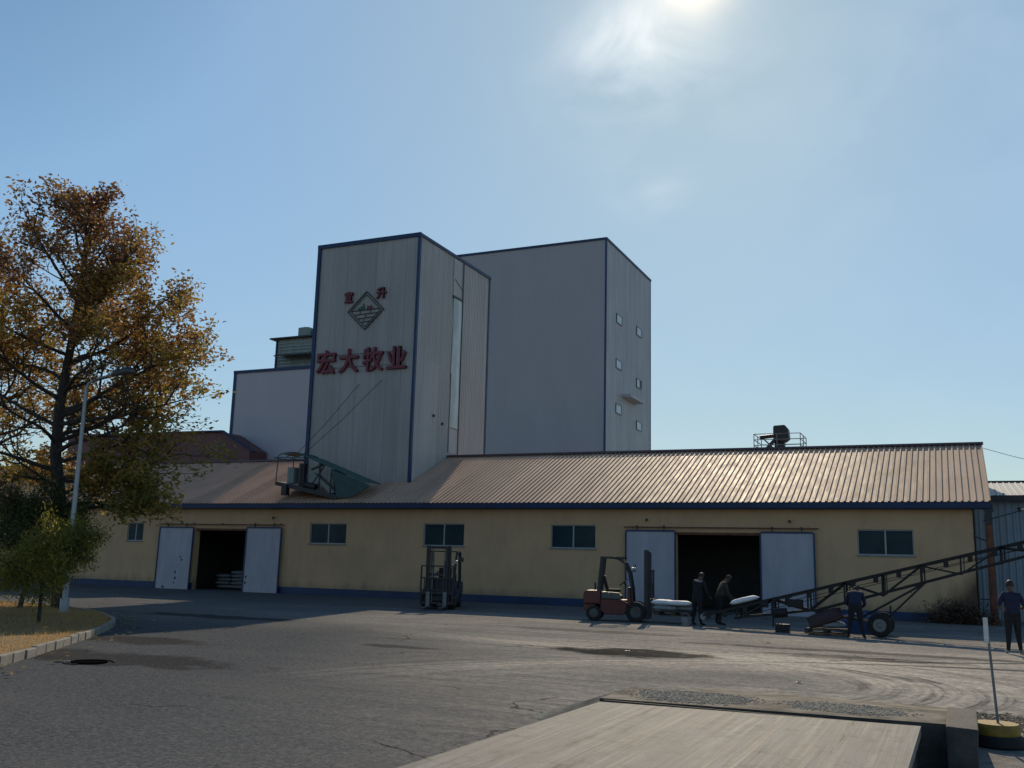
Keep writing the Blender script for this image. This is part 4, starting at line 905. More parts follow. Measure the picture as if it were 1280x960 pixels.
# ------------------------------------------------------------------ people
def person(label, joints, mats, loc, rz, hair=True, collar=None, cap=None):
    # joints: name -> (x, y, z, radius); local frame: facing +Y
    J = joints
    E_ = [('pelvis', 'belly', 'top'), ('belly', 'chest', 'top'), ('chest', 'neck', 'top'), ('neck', 'headlow', 'skin'), ('headlow', 'headmid', 'skin'), ('headmid', 'headtop', 'skin')]
    for s_ in 'lr':
        E_ += [('chest', 'sh'+s_, 'top'), ('sh'+s_, 'el'+s_, 'top'), ('el'+s_, 'wr'+s_, 'fore'), ('wr'+s_, 'pa'+s_, 'skin'), ('pelvis', 'hip'+s_, 'leg'), ('hip'+s_, 'kn'+s_, 'leg'), ('kn'+s_, 'an'+s_, 'leg'), ('an'+s_, 'ball'+s_, 'shoe'), ('ball'+s_, 'toe'+s_, 'shoe')]
        w = Vector(J['wr'+s_][:3]); e = Vector(J['el'+s_][:3]); d = (w-e).normalized(); sgn = 1 if s_ == 'r' else -1
        side = d.cross(Vector((0, 0, 1)));  side = side.normalized() if side.length > .1 else Vector((0, 1, 0))
        drop = (d+Vector((0, .25, -.35))).normalized()
        J['pa'+s_] = tuple(w+d*.07)+(.034,)
        pa = Vector(J['pa'+s_][:3])
        for k_, (off_, ln) in enumerate(((-.032, .062), (-.011, .074), (.011, .068), (.032, .054))):
            a_ = pa+side*off_+d*.015; b_ = a_+d*ln*.5; c_ = b_+drop*ln*.55
            J['f%d%sa' % (k_, s_)] = tuple(a_)+(.012,); J['f%d%sb' % (k_, s_)] = tuple(b_)+(.010,); J['f%d%sc' % (k_, s_)] = tuple(c_)+(.008,)
            E_ += [('pa'+s_, 'f%d%sa' % (k_, s_), 'skin'), ('f%d%sa' % (k_, s_), 'f%d%sb' % (k_, s_), 'skin'), ('f%d%sb' % (k_, s_), 'f%d%sc' % (k_, s_), 'skin')]
        th = w+d*.03-side*.03*sgn
        J['t%sa' % s_] = tuple(th)+(.013,); J['t%sb' % s_] = tuple(th+(d*.6-side*sgn*.7).normalized()*.05)+(.010,)
        E_ += [('wr'+s_, 't%sa' % s_, 'skin'), ('t%sa' % s_, 't%sb' % s_, 'skin')]
    names = list(J); idx = {n_: i for i, n_ in enumerate(names)}
    me = bpy.data.meshes.new('sk'); me.from_pydata([J[n_][:3] for n_ in names], [(idx[a], idx[b]) for a, b, _ in E_], [])
    o = bpy.data.objects.new('sk', me); S.collection.objects.link(o)
    md = o.modifiers.new('s', 'SKIN'); md.use_smooth_shade = True
    for i, n_ in enumerate(names):
        r_ = J[n_][3]; sv_ = me.skin_vertices[0].data[i]; bk = 1.22 if n_[:2] in ('pe', 'be', 'ch', 'sh', 'el', 'hi', 'kn') else 1.1 if n_[:2] in ('an', 'he', 'ne') else 1.0; sv_.radius = tuple(q*bk for q in r_) if isinstance(r_, tuple) else (r_*bk, r_*bk); sv_.use_root = n_ == 'pelvis'
    sd = o.modifiers.new('d', 'SUBSURF'); sd.levels = sd.render_levels = 2
    bpy.context.view_layer.update()
    bme = bpy.data.meshes.new_from_object(o.evaluated_get(bpy.context.evaluated_depsgraph_get()))
    bpy.data.objects.remove(o)
    order = ['top', 'fore', 'leg', 'skin', 'shoe']
    bme.materials.clear()
    for q_ in order: bme.materials.append(mats[q_])
    segs = [(Vector(J[a][:3]), Vector(J[b][:3]), order.index(c)) for a, b, c in E_]
    for pl in bme.polygons:
        c = pl.center; best = 9; bi = 0
        for a, b, q_ in segs:
            ab = b-a; t_ = max(0, min(1, (c-a).dot(ab)/max(ab.length_squared, 1e-9))); dd = (c-a-ab*t_).length
            if dd < best: best = dd; bi = q_
        pl.material_index = bi; pl.use_smooth = True
    body = bpy.data.objects.new('person', bme); S.collection.objects.link(body)
    tag(body, label, 'person'); ORG[body.name] = (0, 0, 0)
    hm = Vector(J['headmid'][:3]); ht = Vector(J['headtop'][:3]); nk = Vector(J['headlow'][:3]); u = (ht-nk).normalized()
    facing = Vector(J.get('face', (0, 1, 0))[:3]); facing = (facing-u*facing.dot(u)).normalized(); side = u.cross(facing)
    if hair:
        mb = MB(); rings = 8; n_ = 18; c0 = hm+u*.03-facing*.012
        vs = [c0+u*.118]
        for i in range(1, rings+1):
            ph = i/rings*R(112)
            for j in range(n_):
                a = 2*math.pi*j/n_; fr = math.cos(a); lim = ph*(.62 if fr > .3 else 1.0)
                vs.append(c0+u*(.118*math.cos(lim))+(facing*fr*.113+side*math.sin(a)*.094)*math.sin(lim))
        fs = [(0, 1+j, 1+(j+1) % n_) for j in range(n_)]+[(1+(i-1)*n_+j, 1+i*n_+j, 1+i*n_+(j+1) % n_, 1+(i-1)*n_+(j+1) % n_) for i in range(1, rings) for j in range(n_)]
        mb.add(vs, fs); mb.build('cap' if cap else 'hair', cap or m_hair, body, smooth=True)
    # face: nose, ears, eyes, mouth
    mb = MB(); mb.tube([hm+facing*.085+u*.015, hm+facing*.112-u*.02, hm+facing*.095-u*.03], [.006, .013, .008], 8); mb.build('nose', mats['skin'], body, smooth=True)
    for s_ in (-1, 1):
        mb = MB(); mb.tube([hm+side*s_*.082-u*.03, hm+side*s_*.092, hm+side*s_*.088+u*.03], [.008, .014, .01], 8); mb.build('ear', mats['skin'], body, smooth=True)
        MB().lathe([(.003, -.008), (.011, 0), (.003, .008)], tuple(hm+facing*.088+side*s_*.032+u*.012), 'Z', 8).build('eye', m_hair, body, smooth=True)
    MB().tube([hm+facing*.088-u*.06-side*.024, hm+facing*.094-u*.062, hm+facing*.088-u*.06+side*.024], .005, 6).build('mouth', m_red, body)
    if collar:
        nkp = Vector(J['neck'][:3]); mb = MB()
        mb.tube([nkp+Vector((math.cos(a)*.17, math.sin(a)*.11-.02, .0+.02*math.sin(a*2))) for a in np.linspace(R(180), R(360), 11)], [.012+.022*math.sin(i/10*math.pi) for i in range(11)], 8)
        mb.build('collar', collar, body, smooth=True)
    body.location = loc; body.rotation_euler = (0, 0, rz); return body
def pose(lean=0, arms=((.26, .12, 1.12, .3, .38, 1.05),)*2, spread=.1, headtilt=0, bendk=0.0, h=1.0, step=0):
    # lean: forward bend at the hip; arms: (elbow xyz offset, wrist xyz) mirrored
    c, s_ = math.cos(lean), math.sin(lean); hz = .93
    def tr(y, z): y0 = y; z0 = z-hz; return (y0*c+z0*s_, hz-y0*s_+z0*c)
    J = {}
    def put(n_, x, y, z, r_, up_=True):
        if up_: y, z = tr(y, z)
        J[n_] = (x*h, y*h, z*h, tuple(q*h for q in r_) if isinstance(r_, tuple) else r_*h)
    put('pelvis', 0, 0, .95, (.165, .115), False); put('belly', 0, .01, 1.12, (.155, .11)); put('chest', 0, 0, 1.34, (.17, .115)); put('neck', 0, 0, 1.49, .062)
    hd = headtilt; 
    put('headlow', 0, .02+.02*hd, 1.56, .058); put('headmid', 0, .035+.08*hd, 1.655-.02*hd, (.078, .092)); put('headtop', 0, .03+.13*hd, 1.735-.05*hd, (.06, .068))
    for q, sg in (('l', -1), ('r', 1)):
        put('sh'+q, sg*.185, 0, 1.43, .062)
        ex, ey, ez, wx, wy, wz = arms[0 if sg < 0 else 1]
        put('el'+q, sg*ex, ey, ez, .043, False); put('wr'+q, sg*wx, wy, wz, .028, False)
        st = step*sg
        put('hip'+q, sg*.10, 0, .86, .095, False); put('kn'+q, sg*(.08+spread*.5), .02+bendk+st*.5, .49, .062, False); put('an'+q, sg*(.09+spread), -.02+st, .085, .042, False); put('ball'+q, sg*(.1+spread*1.1), .10+st, .04, .04, False); put('toe'+q, sg*(.11+spread*1.15), .19+st, .032, .03, False)
    return J
base = dict(top=m_blackcloth, fore=m_blackcloth, leg=m_blackcloth, skin=m_skin, shoe=m_black)
person('man in dark short-sleeved shirt standing with his back turned at the right edge', pose(.04, ((.30, -.02, 1.16, .25, .22, 1.10), (.30, .0, 1.15, .2, .25, 1.08)), .06, .1, step=.05),
       dict(top=m_navy, fore=m_skin, leg=m_blackcloth, skin=m_skin, shoe=m_shoe), (1.19, 27.8, YARD), R(8))
person('stooping man in dark blue jacket with his back turned beside the conveyor wheel', pose(R(48), ((.27, .40, .98, .16, .62, .85), (.26, .38, .96, .12, .64, .83)), .12, .6, .03),
       dict(top=m_navy, fore=m_navy, leg=m_blackcloth, skin=m_skin, shoe=m_black), (-2.8, 30.85, YARD), R(2), cap=m_navy)
person('worker in black with a pale collar, bending over the low end of the conveyor', pose(R(14), ((.26, .2, 1.1, .2, .42, .98), (.26, .2, 1.08, .2, .42, .95)), .08, .5),
       base, (-8.1, 33.3, YARD), R(-25), collar=m_palecloth)
person('worker in brown jacket leaning forward behind the one with the pale collar', pose(R(24), ((.28, .28, 1.05, .2, .5, .9), (.28, .26, 1.05, .2, .5, .88)), .1, .5),
       dict(top=m_browncloth, fore=m_browncloth, leg=m_blackcloth, skin=m_skin, shoe=m_black), (-7.55, 34.1, YARD), R(-60), cap=m_browncloth)

# ------------------------------------------------------------------ weighbridge, ramp, marker
WB = T('weighbridge', 'pale scuffed steel weighbridge deck in the right foreground', 'weighbridge', (-2, 5, YARD))
mb = MB(); mb.prism([(-3.52, 10.16), (-.39, 10.37), (-.52, -6), (-3.85, -6)], .22, .3, 'Z'); mb.build('deck', m_deck, WB)
mb = MB(); mb.prism([(-3.50, 10.1), (-3.38, 10.1), (-3.7, -6), (-3.82, -6)], YARD+.05, .219, 'Z'); mb.prism([(-.52, 10.3), (-.42, 10.3), (-.55, -6), (-.65, -6)], YARD+.05, .219, 'Z'); each(mb, 'side_beam', m_dark, WB)
mb = MB()
for y in (-4, 0, 4, 8): mb.box(-3.4, -.7, y, y+.2, YARD, .219)
each(mb, 'cross_beam', m_dark, WB)
mb = MB(); mb.box(-3.56, -.45, 10.39, 10.42, YARD, .29); mb.build('end_angle', m_block, WB)
# approach ramp: flat landing then slope
mb = MB(); RL, RR = -3.62, .06
rows_ = [(10.44, .30), (11.6, .30), (13.4, .08), (15.8, YARD+.004)]
nx = 14; vs = []
for y, z in rows_:
    vs.append((RL-(0.0 if y < 10.6 else 1.3*(z-YARD)/.45)-.01, y, YARD+.003))
    for i in range(nx+1):
        x = RL+(RR-RL)*i/nx; vs.append((x, y+(.22*(i/nx) if y < 10.6 else 0), z))
k = nx+2; mb.add(vs, [(j*k+i, j*k+i+1, (j+1)*k+i+1, (j+1)*k+i) for j in range(3) for i in range(nx+1)])
struct(mb.build('approach_ramp', m_ramp))
mb = MB()
mb.prism([(10.66, YARD-.05), (15.8, YARD-.05), (15.8, YARD), (13.4, .076), (11.6, .296), (10.66, .296)], RR, RR+.02, 'X')
mb.add([(RL, 10.44, YARD-.05), (RR, 10.66, YARD-.05), (RR, 10.66, .297), (RL, 10.44, .297)], [(0, 1, 2, 3)])
struct(mb.build('ramp_side', m_block))
AB = MB()
vs = []; nn = 7
for y in (10.3, 11.75):
    for z in (YARD-.1, .0, .15, .325):
        for x in (-.17, .10): vs.append((x+random.uniform(-.012, .012), y+random.uniform(-.03, .03), z+random.uniform(-.01, .01)))
f_ = []
for j in range(3): f_ += [(j*2, j*2+1, j*2+3, j*2+2), (8+j*2+1, 8+j*2, 8+j*2+2, 8+j*2+3), (j*2+1, 8+j*2+1, 8+j*2+3, j*2+3), (8+j*2, j*2, j*2+2, 8+j*2+2)]
f_ += [(6, 7, 15, 14)]
AB.add(vs, f_); tag(AB.build('end_block', m_block, bevel=.012), 'dark rough concrete end block at the right corner of the weighbridge ramp', 'block')
def stones(name, label, cx, cy, rx, ry, zf, n_, smin, smax, seed, m_=m_stone):
    rng = random.Random(seed); mb = MB(); t_ = (1+5**.5)/2
    ico = [(-1, t_, 0), (1, t_, 0), (-1, -t_, 0), (1, -t_, 0), (0, -1, t_), (0, 1, t_), (0, -1, -t_), (0, 1, -t_), (t_, 0, -1), (t_, 0, 1), (-t_, 0, -1), (-t_, 0, 1)]
    fc = [(0, 11, 5), (0, 5, 1), (0, 1, 7), (0, 7, 10), (0, 10, 11), (1, 5, 9), (5, 11, 4), (11, 10, 2), (10, 7, 6), (7, 1, 8), (3, 9, 4), (3, 4, 2), (3, 2, 6), (3, 6, 8), (3, 8, 9), (4, 9, 5), (2, 4, 11), (6, 2, 10), (8, 6, 7), (9, 8, 1)]
    for _ in range(n_):
        a = rng.uniform(0, 2*math.pi); q = rng.random()**.5*rng.choice((1, 1, 1, 1.25, .8)); x = cx+rx*q*math.cos(a); y = cy+ry*q*math.sin(a); s_ = rng.uniform(smin, smax)*.5
        mb.add([(x+v[0]*s_*rng.uniform(.6, 1.1), y+v[1]*s_*rng.uniform(.6, 1.1), zf(y)+s_*.3+v[2]*s_*rng.uniform(.2, .5)) for v in ico], fc)
    o = mb.build(name, m_); tag(o, label, None, None, 'stuff'); return o
def rampz(y):
    for (a, za), (b, zb) in zip(rows_, rows_[1:]):
        if a <= y <= b: return za+(zb-za)*(y-a)/(b-a)
    return .30 if y < 10.44 else YARD
stones('gravel', 'loose gravel patch at the left of the ramp behind the deck', -2.75, 11.15, .62, .5, rampz, 2600, .006, .022, 1)
stones('gravel', 'loose gravel patch at the right of the ramp', -1.15, 11.2, .6, .36, rampz, 1900, .006, .022, 2)
stones('rubble', 'brown grit swept together behind the yellow marker base', .38, 14.6, .5, .9, lambda y: YARD, 700, .012, .04, 3, M('brown_grit', (.14, .11, .08), .9, var=.5, scale=9))
stones('loose_grit', 'scattered grit lying over the yard surface', -6.5, 16, 9, 8, lambda y: YARD, 260, .006, .018, 5)
MK = T('marker_post', 'white-topped marker post standing in a yellow drum base at the right', 'post', (.31, 12.6, YARD))
cz = YARD
mb = MB(); mb.lathe([(.24, 0), (.275, .02), (.27, .10), (.25, .13)], (.33, 12.62, cz), 'Z', 30); mb.build('rubber_foot', m_black, MK, smooth=True)
mb = MB(); mb.lathe([(.235, .131), (.24, .15), (.235, .235), (.225, .25)], (.31, 12.62, cz), 'Z', 30); mb.build('yellow_base', m_yellow, MK, smooth=True)
mb = MB(); mb.beam((.325, 12.62, cz+.25), (.27, 12.62, 1.24), .028, .028); mb.build('pole', m_grey, MK)
mb = MB(); mb.box(.235, .285, 12.585, 12.60, .96, 1.245); mb.build('marker_plate', m_plate, MK)

# ------------------------------------------------------------------ traffic island
kp = [(-9.6, 3.5), (-12.1, 7.8), (-14.6, 11.9), (-17.0, 15.4), (-19.0, 18.1), (-20.6, 19.9), (-22.2, 21.2), (-24.4, 22.6), (-28, 23.8), (-34, 24.6), (-60, 25.5)]
def smooth(p, n_=8):
    out_ = []
    for i in range(len(p)-1):
        p0 = p[max(i-1, 0)]; p1 = p[i]; p2 = p[i+1]; p3 = p[min(i+2, len(p)-1)]
        for j in range(n_):
            t_ = j/n_; out_.append(tuple(.5*((2*p1[k_])+(-p0[k_]+p2[k_])*t_+(2*p0[k_]-5*p1[k_]+4*p2[k_]-p3[k_])*t_**2+(-p0[k_]+3*p1[k_]-3*p2[k_]+p3[k_])*t_**3) for k_ in (0, 1)))
    out_.append(p[-1]); return out_
kc = smooth(kp)
mb = MB(); acc = 0; nxt = 0; seg = []
# walk along, one stone each .62 m
def walk(c, step):
    res = [Vector(c[0])]; need = step
    for a, b in zip(c, c[1:]):
        a = Vector(a); b = Vector(b); l = (b-a).length; pos_ = 0
        while l-pos_ >= need: pos_ += need; res.append(a.lerp(b, pos_/l)); need = step
        need -= l-pos_
    return res
ws = walk(kc, .62)
for a, b in zip(ws, ws[1:]):
    if a.x < -45: break
    d = (b-a).normalized(); g = .02+random.uniform(0, .02); h_ = random.uniform(-.012, .012); nn_ = Vector((-d.y, d.x))*random.uniform(-.012, .012)
    mb.beam((a.x+d.x*g+nn_.x, a.y+d.y*g+nn_.y, YARD+.04+h_), (b.x-d.x*g+nn_.x, b.y-d.y*g+nn_.y, YARD+.04+h_), .11, .24)
struct(mb.build('kerb', m_kerb, bevel=.012))
inner = [Vector(p)+Vector((-.04, 0)) for p in kc]
mb = MB(); vs = []
cxy = Vector((-45, 10))
def isl_z(q): return YARD+.10+.14*min(1, q*6)
rings_ = [0, .03, .08, .16, .3, .5, .75, 1]
for q in rings_:
    for p_ in inner:
        w_ = p_.lerp(cxy, q); vs.append((w_.x, w_.y, isl_z(q)+.02*mnoise.noise(Vector((w_.x, w_.y, 0)))))
k = len(inner); mb.add(vs, [(j*k+i, j*k+i+1, (j+1)*k+i+1, (j+1)*k+i) for j in range(len(rings_)-1) for i in range(k-1)])
struct(mb.build('island_soil', m_grassbase, smooth=False))
rng = np.random.default_rng(3)
vs = []; fs = []
cnt = 0
inn = [(p_.x, p_.y) for p_ in inner]
while cnt < 42000:
    i = rng.integers(4, len(inner)-14); p_ = inner[i].lerp(inner[i+1], float(rng.random())); q = float(rng.random())**1.3*.42
    w_ = p_.lerp(cxy, q)
    if w_.y < 9 or w_.x < -34: continue
    z = isl_z(q)-.01; a = rng.uniform(0, 6.28); h_ = rng.uniform(.04, .13); wd = rng.uniform(.004, .009); lx, ly = rng.normal(0, .03, 2)
    b = len(vs); ca, sa = math.cos(a)*wd, math.sin(a)*wd
    vs += [(w_.x-ca, w_.y-sa, z), (w_.x+ca, w_.y+sa, z), (w_.x+lx, w_.y+ly, z+h_)]; fs.append((b, b+1, b+2)); cnt += 1
me = bpy.data.meshes.new('dry_grass'); me.from_pydata(vs, [], fs); me.materials.append(m_dry)
o = bpy.data.objects.new('dry_grass', me); S.collection.objects.link(o); tag(o, 'short dry yellow-brown grass on the kerbed island', None, None, 'stuff')

MH = T('manhole', 'round dark manhole with a broken pale rim near the kerb', 'manhole', (-13.7, 12.8, YARD))
MB().lathe([(.29, .001), (.30, .03), (.26, .035), (.25, .02)], (-13.7, 12.8, YARD), 'Z', 28).build('cover', m_pit, MH)
mb = MB(); mb.tube([(-13.7+.4*math.cos(a), 12.8+.4*math.sin(a), YARD+.015) for a in np.linspace(R(40), R(290), 18)], .012, 6); mb.build('rim', m_block, MH)
MB().beam((-14.25, 12.55, YARD+.015), (-13.95, 12.62, YARD+.02), .05, .02).build('rim_fragment', m_kerb, MH)

# ------------------------------------------------------------------ lamp post
LP = T('street_lamp', 'grey street lamp with one curved arm in front of the autumn tree', 'street lamp', (-23.8, 21.1, YARD+.1))
MB().tube([(-23.8, 21.1, YARD+.1), (-23.83, 21.1, 3.2), (-23.86, 21.1, 6.7)], [.085, .07, .05], 14).build('pole', m_lamp, LP, smooth=True)
MB().tube([(-23.8, 21.1, YARD+.05), (-23.8, 21.1, YARD+.55)], .13, 14).build('base_sleeve', m_lamp, LP, smooth=True)
MB().tube([(-23.86, 21.1, 6.6), (-23.78, 21.1, 6.78), (-23.45, 21.08, 6.9), (-22.6, 21.0, 7.0)], [.05, .04, .035, .03], 10).build('arm', m_lamp, LP, smooth=True)
MB().tube([(-22.75, 21.02, 6.98), (-22.5, 21.0, 7.02), (-22.1, 20.97, 7.06), (-21.88, 20.95, 7.02), (-21.82, 20.95, 6.99)], [.04, .10, .12, .09, .02], 12).build('lamp_head', m_lamphead, LP, smooth=True)

# ------------------------------------------------------------------ trees
def leaves_mesh(name, cents, dirs, size, spread, per, rng, mt_, parent, droop=0.0, aspect=.5):
    C_ = np.repeat(np.array(cents), per, 0); n_ = len(C_)
    C_ = C_+rng.normal(0, 1, (n_, 3))*np.array(spread)
    a = rng.normal(0, 1, (n_, 3)); a[:, 2] = a[:, 2]*.6-droop; a /= np.linalg.norm(a, axis=1)[:, None]
    b = np.cross(a, rng.normal(0, 1, (n_, 3))); b /= np.linalg.norm(b, axis=1)[:, None]
    s_ = (size*rng.uniform(.6, 1.25, n_))[:, None]
    c2 = np.cross(a, b)
    V = np.stack([C_-a*s_*.5, C_+b*s_*aspect*.5-c2*s_*.08, C_+a*s_*.5, C_-b*s_*aspect*.5-c2*s_*.08], 1).reshape(-1, 3)
    off = np.array(ORG.get(parent.name, (0, 0, 0)))
    me = bpy.data.meshes.new(name); me.vertices.add(n_*4); me.vertices.foreach_set('co', (V-off).astype(np.float32).ravel())
    me.loops.add(n_*4); me.loops.foreach_set('vertex_index', np.arange(n_*4, dtype=np.int32)); me.polygons.add(n_)
    me.polygons.foreach_set('loop_start', np.arange(0, n_*4, 4, dtype=np.int32)); me.polygons.foreach_set('loop_total', np.full(n_, 4, np.int32))
    me.update(calc_edges=True); me.materials.append(mt_)
    o = bpy.data.objects.new(name, me); S.collection.objects.link(o); o.parent = parent; ORG[o.name] = tuple(off); return o
def tree(name, label, base_, trunkpts, radii, limbs, env, rng, mt_, leaf, per, spread, sub=7, subsub=6, droop=0, group=None, updir=.35, bare=0.0, kinds='tree', limbr=.13, aspect=.5, prune=None, thin=None):
    t_ = T(name, label, kinds, base_, group)
    wood = MB(); wood.tube(trunkpts, radii, 12)
    tips = []; tp = [Vector(p_) for p_ in trunkpts]
    def at(h_):
        for a, b in zip(tp, tp[1:]):
            if a.z <= h_ <= b.z: return a.lerp(b, (h_-a.z)/max(b.z-a.z, 1e-6))
        return tp[-1]
    def grow(p_, d, ln, r_, lvl):
        n_ = 5; pts = [p_.copy()]; dd = d.normalized(); q = p_.copy()
        for i in range(n_):
            dd = (dd+Vector(rng.normal(0, .13, 3))+Vector((0, 0, updir*.12-droop*.2*(i/n_)))).normalized(); q = q+dd*ln/n_; pts.append(q.copy())
        rr = [max(.006, r_*(1-.75*i/n_)) for i in range(n_+1)]
        wood.tube(pts, rr, 7 if lvl == 0 else 5 if lvl == 1 else 4, cap=False)
        if lvl == 2:
            if rng.random() > bare: tips.extend([pts[-1], pts[-2], pts[-3]] if ln > .5 else [pts[-1], pts[-3]])
            return
        m_n = sub if lvl == 0 else subsub
        for i in range(m_n):
            f = .25+.75*(i+rng.random())/m_n; idx = min(int(f*n_), n_-1); o_ = pts[idx].lerp(pts[idx+1], f*n_-idx if f*n_-idx < 1 else 1)
            per_ = Vector(rng.normal(0, 1, 3)); per_ = (per_-dd*per_.dot(dd)).normalized()
            nd = (dd*.75+per_*.75+Vector((0, 0, .25*updir))).normalized()
            grow(o_, nd, ln*rng.uniform(.34, .55)*(1.15-f*.5), max(.008, r_*.42), lvl+1)
        if lvl < 2: grow(pts[-1], dd, ln*.35, r_*.3, lvl+1)
    for (h_, az, el, f) in limbs:
        p_ = at(h_); d = Vector((math.cos(az)*math.cos(el), math.sin(az)*math.cos(el), math.sin(el)))
        grow(p_, d, f, limbr*(.5+.5*f/4), 0)
    wood.build('trunk', m_bark, t_, smooth=True)
    tips = np.array([tuple(x) for x in tips])
    if thin: tips = tips[(tips[:, 2] < thin[0]) | (rng.random(len(tips)) < thin[1])]
    if prune: tips = tips[~((tips[:, 1] < prune[0]) & (tips[:, 2] < prune[1]))]
    keep = tips
    leaves_mesh('crown', keep, None, leaf, spread, per, rng, mt_, t_, droop, aspect)
    print(name, 'tips', len(tips), 'leaves', len(tips)*per)
    return t_
rng = np.random.default_rng(11)
limbs = []
zs = np.concatenate([np.linspace(2.6, 12.6, 34)])
def envr(z): return float(np.interp(z, [2, 3.5, 6, 8, 10, 12, 13.5, 15], [2.6, 4.0, 5.6, 5.4, 4.8, 3.8, 2.8, 1.2]))
az = 0.4
for z in zs:
    az += 2.4+rng.uniform(-.4, .4); el = R(float(np.interp(z, [2.5, 6, 10, 13], [4, 22, 38, 55]))+rng.uniform(-8, 8))
    limbs.append((z, az, el, envr(z+envr(z)*math.sin(el)*.6)*rng.uniform(.62, .80)))
# long low limb reaching right over the eave, and others filling the right-hand side
limbs += [(4.2, R(3), R(12), 4.0), (5.0, R(-20), R(18), 4.8), (5.4, R(25), R(12), 4.6), (6.4, R(12), R(14), 4.9), (6.0, R(-8), R(6), 5.0), (8.0, R(20), R(30), 3.6), (9.4, R(5), R(42), 2.8), (7.0, R(-25), R(24), 4.2), (3.6, R(-15), R(4), 2.7), (3.3, R(8), R(0), 2.9), (10.2, R(5), R(30), 2.9), (9.0, R(-5), R(28), 3.5)]
tree('autumn_oak', 'tall autumn tree with brown and olive leaves behind the street lamp', (-25.6, 22.5, 0.0),
     [(-25.6, 22.5, -.05), (-25.7, 22.5, 1.5), (-25.95, 22.5, 3), (-26.5, 22.5, 5), (-26.55, 22.5, 6.6), (-26.3, 22.5, 9.3), (-26.15, 22.5, 11.5), (-26.0, 22.5, 13.3)],
     [.26, .22, .20, .18, .16, .12, .08, .03], limbs, None, rng, m_oak, .17, 11, (.16, .16, .15), 7, 5, limbr=.075, prune=(21.6, 8.3), thin=(11.0, .5)).scale = (1, 1, .97)
rng = np.random.default_rng(5); limbs = []
az = 0
for z in np.linspace(2.6, 9.0, 26):
    az += 2.4+rng.uniform(-.4, .4); limbs.append((z, az, R(15+z*2.5), envr(z)*rng.uniform(.6, .75)))
limbs += [(8.3, R(-10), R(52), 3.4), (8.8, R(10), R(66), 3.6)]
tree('autumn_oak', 'second autumn tree at the left edge with bare twigs sticking up', (-32.6, 23.5, 0),
     [(-32.6, 23.5, -.05), (-32.5, 23.5, 4), (-32.4, 23.5, 7.5), (-32.2, 23.5, 9.4)], [.24, .18, .11, .03], limbs, None, rng, m_oak, .17, 12, (.22, .22, .2), 6, 5, bare=.35, limbr=.09)
# two small trees
rng = np.random.default_rng(8); limbs = []; az = 0
for z in np.linspace(.95, 1.75, 18):
    az += 2.4; limbs.append((z, az, R(rng.uniform(-5, 65)), rng.uniform(.7, 1.35)))
tree('small_tree', 'small yellow-green drooping tree nearest the kerb', (-20.5, 17.5, 0),
     [(-20.55, 17.5, -.05), (-20.5, 17.45, 1.0), (-20.1, 17.4, 1.5), (-19.95, 17.4, 1.8)], [.05, .045, .035, .015], limbs, None, rng, m_willow, .085, 13, (.12, .12, .16), 6, 5, droop=1.2, limbr=.05, aspect=.35)
rng = np.random.default_rng(9); limbs = []; az = 0
for z in np.linspace(1.3, 2.6, 18):
    az += 2.4; limbs.append((z, az, R(rng.uniform(5, 60)), rng.uniform(.9, 1.5)))
tree('small_tree', 'small dark green tree with a forked stem, left of the yellow-green one', (-26.0, 21.4, 0),
     [(-26.0, 21.4, -.05), (-25.8, 21.4, 1.0), (-25.9, 21.4, 2.0), (-25.8, 21.4, 2.7)], [.08, .06, .05, .02], limbs, None, rng, m_darkleaf, .10, 12, (.16, .16, .16), 6, 5, droop=.5, limbr=.06, aspect=.4)
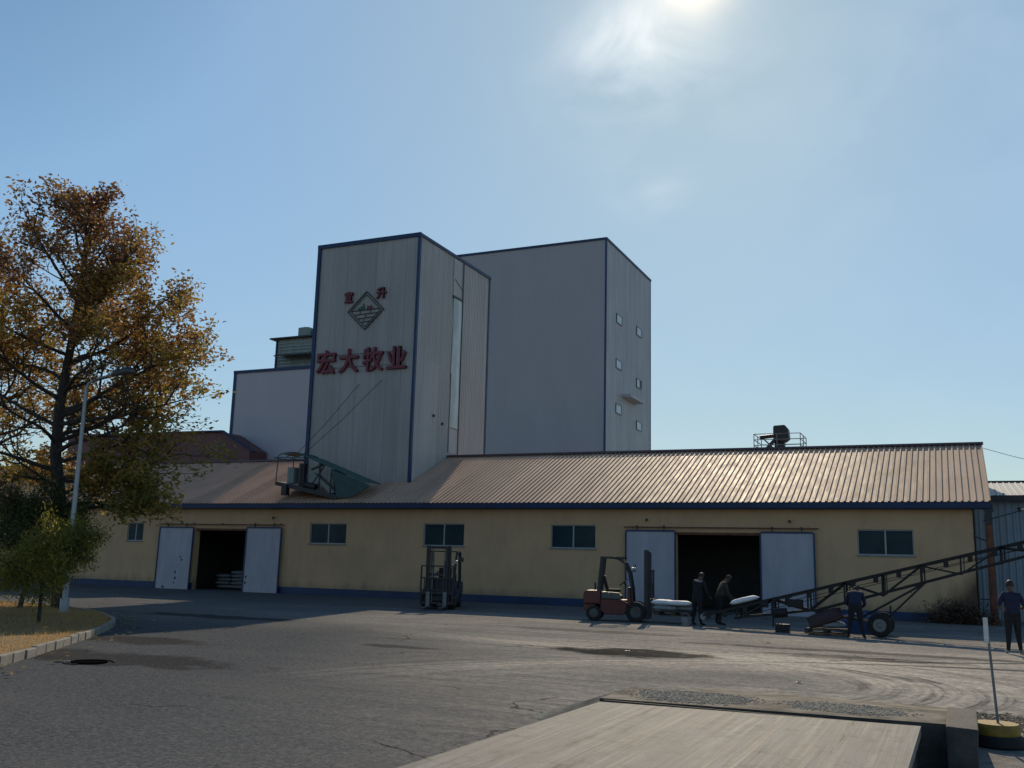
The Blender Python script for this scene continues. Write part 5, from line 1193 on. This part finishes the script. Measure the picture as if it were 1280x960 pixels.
# dry weeds against the wall
rng = np.random.default_rng(4); n_ = 5000
cc = np.stack([rng.normal(.0, .55, n_), 39.75+rng.normal(0, .18, n_), np.abs(rng.normal(0, .30, n_))], 1); cc = cc[cc[:, 1] < 40.2]
dw = T('dry_weeds', 'brown dry weed clump against the right corner of the yellow wall', 'weeds', (0, 39.8, 0))
wd = MB()
for i in range(50): x = rng.normal(0, .6); wd.tube([(x, 39.8, 0), (x+rng.normal(0, .2), 39.75, rng.uniform(.3, 1.0))], .008, 4)
wd.build('stems', m_bark, dw); leaves_mesh('dry_leaves', cc, None, .09, (.02, .02, .02), 1, rng, m_drybush, dw)

# litter
for (x_, y_), lb in (((-21.2, 21.9), 'tiny white scrap of paper on the yard beside the tall tower shadow, left'), ((-6.9, 21.6), 'tiny white scrap of paper lying on the dark oil stain'), ((-2.6, 17.6), 'tiny pale scrap of paper lying among the curved tyre marks')):
    mb = MB(); vs = [(x_+i*.03+random.uniform(-.008, .008), y_+j*.03+random.uniform(-.008, .008), YARD+.006+random.uniform(0, .02)) for j in range(4) for i in range(4)]
    mb.add(vs, [(j*4+i, j*4+i+1, j*4+i+5, j*4+i+4) for j in range(3) for i in range(3)])
    tag(mb.build('paper_scrap', m_plate), lb, 'litter')

rng = np.random.default_rng(21); vs = []; fs = []
while len(fs) < 420:
    i = rng.integers(6, len(inner)-16); p_ = inner[i].lerp(inner[i+1], float(rng.random())); w_ = p_.lerp(cxy, float(rng.random())**1.6*.4-.03)
    if w_.y < 9 or w_.x < -34: continue
    z = (isl_z(.3) if (w_-p_).length > .3 and w_.x < p_.x else YARD)+.03+rng.uniform(0, .03); a = rng.uniform(0, 6.28); b = len(vs)
    for k_ in range(4): r0 = (.075, .04)[k_ % 2]*rng.uniform(.8, 1.2); vs.append((w_.x+r0*math.cos(a+k_*1.57), w_.y+r0*math.sin(a+k_*1.57), z+rng.uniform(0, .03)))
    fs.append((b, b+1, b+2, b+3))
me = bpy.data.meshes.new('fallen_leaves'); me.from_pydata(vs, [], fs); me.materials.append(m_oak)
o = bpy.data.objects.new('fallen_leaves', me); S.collection.objects.link(o); tag(o, 'fallen brown leaves scattered over the dry grass and along the kerb', None, None, 'stuff')
